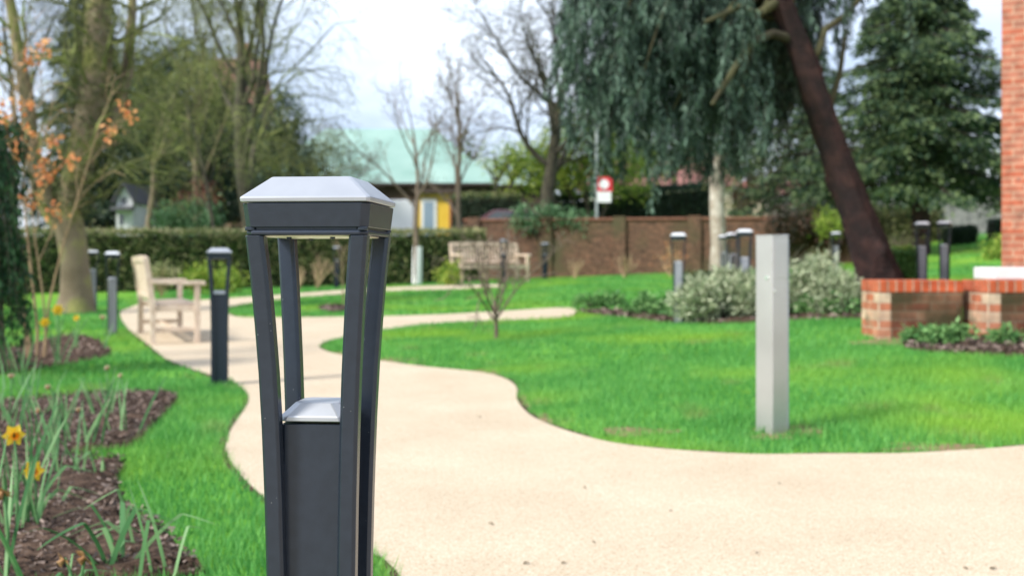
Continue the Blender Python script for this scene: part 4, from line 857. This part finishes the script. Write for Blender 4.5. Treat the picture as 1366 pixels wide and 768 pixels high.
M_green=mat('green_roof_sheet',(.19,.325,.275),(.28,.42,.365),(.235,.37,.32),scale=.5,rough=.5)
M_yellow=mat('yellow_render',(.70,.44,.04),(.78,.52,.07),scale=2,rough=.8)
M_creamw=mat('cream_render',(.55,.47,.36),(.64,.56,.45),scale=2,rough=.85)
M_redroof=mat('clay_tiles',(.20,.085,.07),(.30,.14,.11),(.24,.10,.09),scale=3,rough=.85,bump=.4)
M_whitew=mat('white_render',(.70,.70,.70),(.78,.78,.78),scale=2,rough=.8)
dg=56
house('green_roofed_house','house with broad pale green roof and ochre wall beyond the hedge',508,dg,11.4,8,zpx(252,dg),zpx(172,dg),mat('brown_timber',(.045,.03,.02),(.08,.055,.035),scale=2,rough=.8),M_green,0,3.2,((-3.5,1,1.4,1.3),(-1,1,1.4,1.3)),(0.5,1,2.1))
bb=at(582,51); t=thing('yellow_porch','yellow rendered porch with a white window beside the young tree','porch',bb); hz=zpx(258,51)-bb[2]
m=MB(); m.box(-.85,.60,0,3,-.5,hz); m.build('wall',M_yellow,t); m=MB(); m.box(.61,.85,-.06,3,-.5,hz+.02); m.build('pillar',brick_mat('orange_pier_brick',((.5,.16,.06),(.42,.12,.05)),(.4,.3,.2)),t)
m=MB(); m.box(-.72,.02,-.05,.05,.9,hz-.25); wn=m.build('window',fr,t); m=MB(); m.box(-.58,-.12,-.06,-.053,1.05,hz-.4); m.build('pane',mat('blue_pane',(.25,.33,.42),rough=.1),wn)
m=MB(); m.box(-1.1,1.05,-.3,3.2,hz+.025,hz+.2); m.build('roof',mat('dark_timber',(.06,.04,.03),rough=.7),t)
M_greyroof=mat('pale_green_tiles',(.20,.29,.25),(.28,.37,.33),scale=1,rough=.6)
house('low_house','lower wing with pale grey-green roof right of the main green roof',670,58.3,5.0,6,zpx(252,58.3),zpx(214,58.3),mat('brown_timber',(.1,.06,.035)),M_greyroof,0,1.0,((0,1,1.2,1.2),))
house('red_roofed_house','house with dull red tiled roof behind the dark hedge',872,72,9,7,zpx(252,72),zpx(215,72),M_creamw,M_redroof,0,0,((-2,2.2,1.2,1.2),(1.5,2.2,1.2,1.2)),None,(2.5,1.2))
house('brick_house','tall brown brick gable house hidden among trees at left',318,75,3.0,7,zpx(150,75),zpx(78,75),brick_mat('far_brick',((.26,.15,.10),(.20,.12,.09)),(.25,.2,.16)),M_redroof,0,0,((0,4,1,1.3),),None,(.5,1.0))
b=at(166,36.5); t=thing('white_cottage','small white gabled cottage with dark roof edge glimpsed through dark trees behind left hedge','house',b); k=36.5/F; e1=zpx(268,36.5)-b[2]; e2=zpx(247,36.5)-b[2]
m=MB(); m.prism([(-11*k,-.5),(11*k,-.5),(11*k,e1),(0,e2),(-11*k,e1)],'y',0,2.2); m.build('wall',mat('grey_white_render',(.42,.43,.44),(.55,.56,.57),scale=3,rough=.85),t)
for sx in (-1,1):
    m=MB(); m.prism([(0,e2+.03),(sx*15*k,e1-.10),(sx*15*k,e1-.02),(0,e2+.11)],'y',-.18,2.4); m.build('roof_slope',mat('slate',(.07,.07,.08),rough=.7),t)
m=MB(); m.box(-14*k,14*k,-.35,-.003,zpx(281,36.5)-b[2],zpx(276,36.5)-b[2]); m.build('porch_roof',mat('slate',(.07,.07,.08),rough=.7),t)
for x,z,w_,h_ in ((-1*k,zpx(272,36.5)-b[2],7*k,9*k),(-4*k,zpx(300,36.5)-b[2],6*k,14*k)):
    m=MB(); m.box(x-w_/2,x+w_/2,-.012,.01,z,z+h_); m.build('window',gl,t)
house('cream_house','cream house beyond the wall between pale trunk and leaning trunk',1040,70,4,5,zpx(262,70),zpx(240,70),M_creamw,M_redroof,.2,0,((-.8,2.2,.8,.9),(.8,2.2,.8,.9)))
house('white_house','pale blue-white house behind the grey fence at right',1305,62,4.2,5,zpx(262,62),zpx(242,62),M_whitew,mat('pale_roof',(.55,.66,.74),(.65,.74,.8),scale=1,rough=.5),0,.6,((-1,2.8,.8,.8),(.8,2.8,.8,.8)))
# rendered boundary wall with brick pier across the road
bw=at(1115,46); t=thing('rendered_wall','long pale pinkish rendered wall across the road, behind the leaning trunk','wall',bw); z0,z1=-.6,zpx(267,46)-bw[2]
m=MB(); m.box(-2.9,2.75,-.12,.12,z0,z1); m.build('render',mat('pink_render',(.52,.44,.42),(.62,.55,.52),scale=2,rough=.85),t,bev=.02)
m=MB(); m.box(2.76,3.3,-.25,.25,z0,zpx(257,46)-bw[2]); m.build('pier',brick_mat('pier_brick',((.5,.18,.11),(.44,.14,.09)),(.45,.32,.25)),t,bev=.02)
m=MB(); m.box(-2.95,2.75,-.2,.2,z1+.003,z1+.09); m.build('coping',M_stone,t,bev=.02)
bz=at(1109,44); t=thing('yellow_bin','small yellow-orange bin beside the leaning trunk, across the road','bin',bz); zz=zpx(262,44)-bz[2]
m=MB(); m.loft([oct_ring(0,0,.16,.03,0),oct_ring(0,0,.2,.04,zz-.12)]); m.build('bin_body',mat('yellow_plastic',(.75,.42,.02),(.8,.48,.03),scale=5,rough=.5),t); m=MB(); m.loft([oct_ring(0,0,.22,.04,zz-.118),oct_ring(0,0,.1,.03,zz)]); m.build('bin_lid',mat('orange_plastic',(.75,.3,.02),rough=.5),t)
# grey board fence
bf=at(1292,40); t=thing('board_fence','grey vertical board fence beyond the far right lawn','fence',bf); zf=zpx(257,40)-bf[2]
m=MB()
for k in range(34): m.box(-2.6+k*.155,-2.6+k*.155+.148,-.012+.012*(k%2),.012+.012*(k%2),-.4,zf+.03*math.sin(k*1.7)-.03*(k/34)); 
m.build('boards',mat('grey_boards',(.17,.18,.155),(.28,.29,.25),(.22,.23,.20),scale=2.5,rough=.9),t)
for z in (.2,zf-.3): m=MB(); m.box(-2.6,2.65,.03,.08,z,z+.09); m.build('rail',mat('grey_rails',(.3,.3,.28),rough=.9),t)
for k in range(4):
    x=-2.55+k*1.7; m=MB(); m.box(x-.05,x+.05,.085,.18,-.5,zf+.05); m.build('fence_post',mat('grey_rails',(.3,.3,.28)),t)
# road sign and tall lamp column
bs=at(796,36); M_red=mat('sign_red',(.72,.03,.05),rough=.4); M_white=mat('sign_white',(.82,.82,.83),rough=.4); M_grey=mat('galvanised',(.36,.40,.40),(.44,.47,.47),scale=3,rough=.5,metal=.5)
t=thing('road_sign','red and white round road sign with white plate below, on a grey pole','sign',bs); k=36/F
m=MB(); m.cyl((0,0,-.2),(0,0,zpx(160,36)-bs[2]),.05,.045,12); m.build('pole',M_grey,t,smooth=False)
sx=(807-796)*k; sz=zpx(246,36)-bs[2]
m=MB(); m.box(sx-.24,sx+.24,-.075,-.055,sz-.24,sz+.24); pl_=m.build('red_backing',M_red,t,bev=.004)
m=MB(); m.cyl((sx-.04,-.078,sz),(sx-.04,-.090,sz),.21,n=28); d_=m.build('white_disc',M_white,pl_)
m=MB()
N_=28
rg=lambda r,y:[(sx-.04+r*math.cos(2*PI*i/N_),y,sz+r*math.sin(2*PI*i/N_)) for i in range(N_)]
m.loft([rg(.215,-.088),rg(.215,-.094),rg(.165,-.094),rg(.165,-.088)],cap=False); m.build('red_ring',M_red,pl_)
z2=zpx(263,36)-bs[2]; m=MB(); m.box(sx-.26,sx+.2,-.075,-.055,z2-.18,z2+.18); m.build('white_plate',M_white,t,bev=.004)
# vehicles behind the hedge
def vehicle(name,label,cat,px,d,L,body,prof,glass,rz=0,zoff=0):
    b=at(px,d); b[2]+=zoff; t=thing(name,label,cat,b,rz); w=.86
    m=MB(); m.prism(prof,'y',-w,w); m.build('body',body,t,bev=.05,seg=2)
    for pg in glass:
        m=MB(); m.prism(pg,'y',-w-.006,-w+.02); m.build('side_window',gl,t); m=MB(); m.prism(pg,'y',w-.02,w+.006); m.build('side_window',gl,t)
    for x in (-L*.32,L*.32):
        for y in (-.8,.8):
            m=MB(); m.cyl((x,y-.1,.32),(x,y+.1,.32),.32,n=24); wh=m.build('wheel',mat('tyre',(.02,.02,.02),rough=.9),t); m=MB(); m.cyl((x,y-.11,.32),(x,y+.11,.32),.19,n=16); m.build('rim',M_grey,wh)
    return t
M_vw=mat('white_van_paint',(.78,.79,.82),rough=.25,coat=.5)
vp=[(-2.3,.35),(2.4,.35),(2.45,1.0),(1.7,1.25),(1.1,2.15),(.7,2.3),(-2.2,2.3),(-2.3,2.1)]
vehicle('parked_van','white van parked beyond the hedge, between the foreground lid and the young tree','van',473,41,4.8,M_vw,vp,[[(.75,1.3),(1.5,1.3),(1.05,2.0),(.75,2.0)]],PI,zpx(268,41)-G((473-CX)*41/F,41)-2.3)
cp=[(-2.1,.3),(2.1,.3),(2.15,.75),(1.2,.95),(.6,1.42),(-.9,1.46),(-1.7,1.0),(-2.1,.9)]
cg=[[(-.1,1.0),(1.0,.98),(.5,1.36),(-.1,1.38)],[(-1.4,1.02),(-.2,1.0),(-.2,1.38),(-.85,1.4)]]
vehicle('parked_car','dark red car parked beyond the hedge left of the big bare trunk','car',692,41,4.2,mat('dark_red_paint',(.10,.015,.02),rough=.25,coat=.6),cp,cg,0,zpx(281,41)-G((692-CX)*41/F,41)-1.46)

# ------------------------------------------------------------------ camera, light, sky
cam=bpy.data.cameras.new('camera'); co=bpy.data.objects.new('camera',cam); COL.objects.link(co); S.camera=co
co.location=(0,0,EYE); co.rotation_euler=(PI/2,0,0); cam.sensor_width=36; cam.lens=36*F/1366; cam.shift_y=-(384-HY)/1366; cam.clip_end=2000; cam.clip_start=.05
cam.dof.use_dof=True; cam.dof.focus_distance=1.46; cam.dof.aperture_fstop=5.4
EL,AZ=math.radians(42),math.radians(-124)          # sun behind the camera's left shoulder (azimuth from +Y, clockwise)
sd=Vector((math.sin(AZ)*math.cos(EL),math.cos(AZ)*math.cos(EL),math.sin(EL)))
sl=bpy.data.lights.new('sun','SUN'); sl.energy=2.5; sl.angle=math.radians(11); sl.color=(1,.95,.88); so=bpy.data.objects.new('sun',sl); COL.objects.link(so); so.rotation_euler=sd.to_track_quat('Z','Y').to_euler()
w=bpy.data.worlds.new('World'); S.world=w; w.use_nodes=True; nt=w.node_tree; N=nt.nodes; L=nt.links; bg=N['Background']; bg.inputs['Strength'].default_value=.1
sk=N.new('ShaderNodeTexSky'); sk.sky_type='NISHITA'; sk.sun_disc=False; sk.sun_elevation=EL; sk.sun_rotation=AZ; sk.dust_density=2
tc=N.new('ShaderNodeTexCoord'); mp=N.new('ShaderNodeMapping'); mp.inputs['Scale'].default_value=(1,1,2.5); L.new(tc.outputs['Generated'],mp.inputs['Vector'])
nz=N.new('ShaderNodeTexNoise'); nz.inputs['Scale'].default_value=3.2; nz.inputs['Detail'].default_value=5; L.new(mp.outputs[0],nz.inputs['Vector'])
rp=N.new('ShaderNodeValToRGB'); e=rp.color_ramp.elements; e[0].position=.38; e[0].color=(3.2,3.85,5.0,1); e[1].position=.66; e[1].color=(6.6,7.2,8.2,1); L.new(nz.outputs['Fac'],rp.inputs['Fac'])
mx=N.new('ShaderNodeMix'); mx.data_type='RGBA'; mx.inputs[0].default_value=.82; L.new(sk.outputs[0],mx.inputs[6]); L.new(rp.outputs[0],mx.inputs[7]); L.new(mx.outputs[2],bg.inputs['Color'])
S.render.engine='CYCLES'; S.cycles.use_denoising=True; S.cycles.max_bounces=8; S.cycles.transparent_max_bounces=4
S.view_settings.view_transform='Standard'; S.view_settings.look='None'; S.view_settings.exposure=1.2; S.view_settings.gamma=1
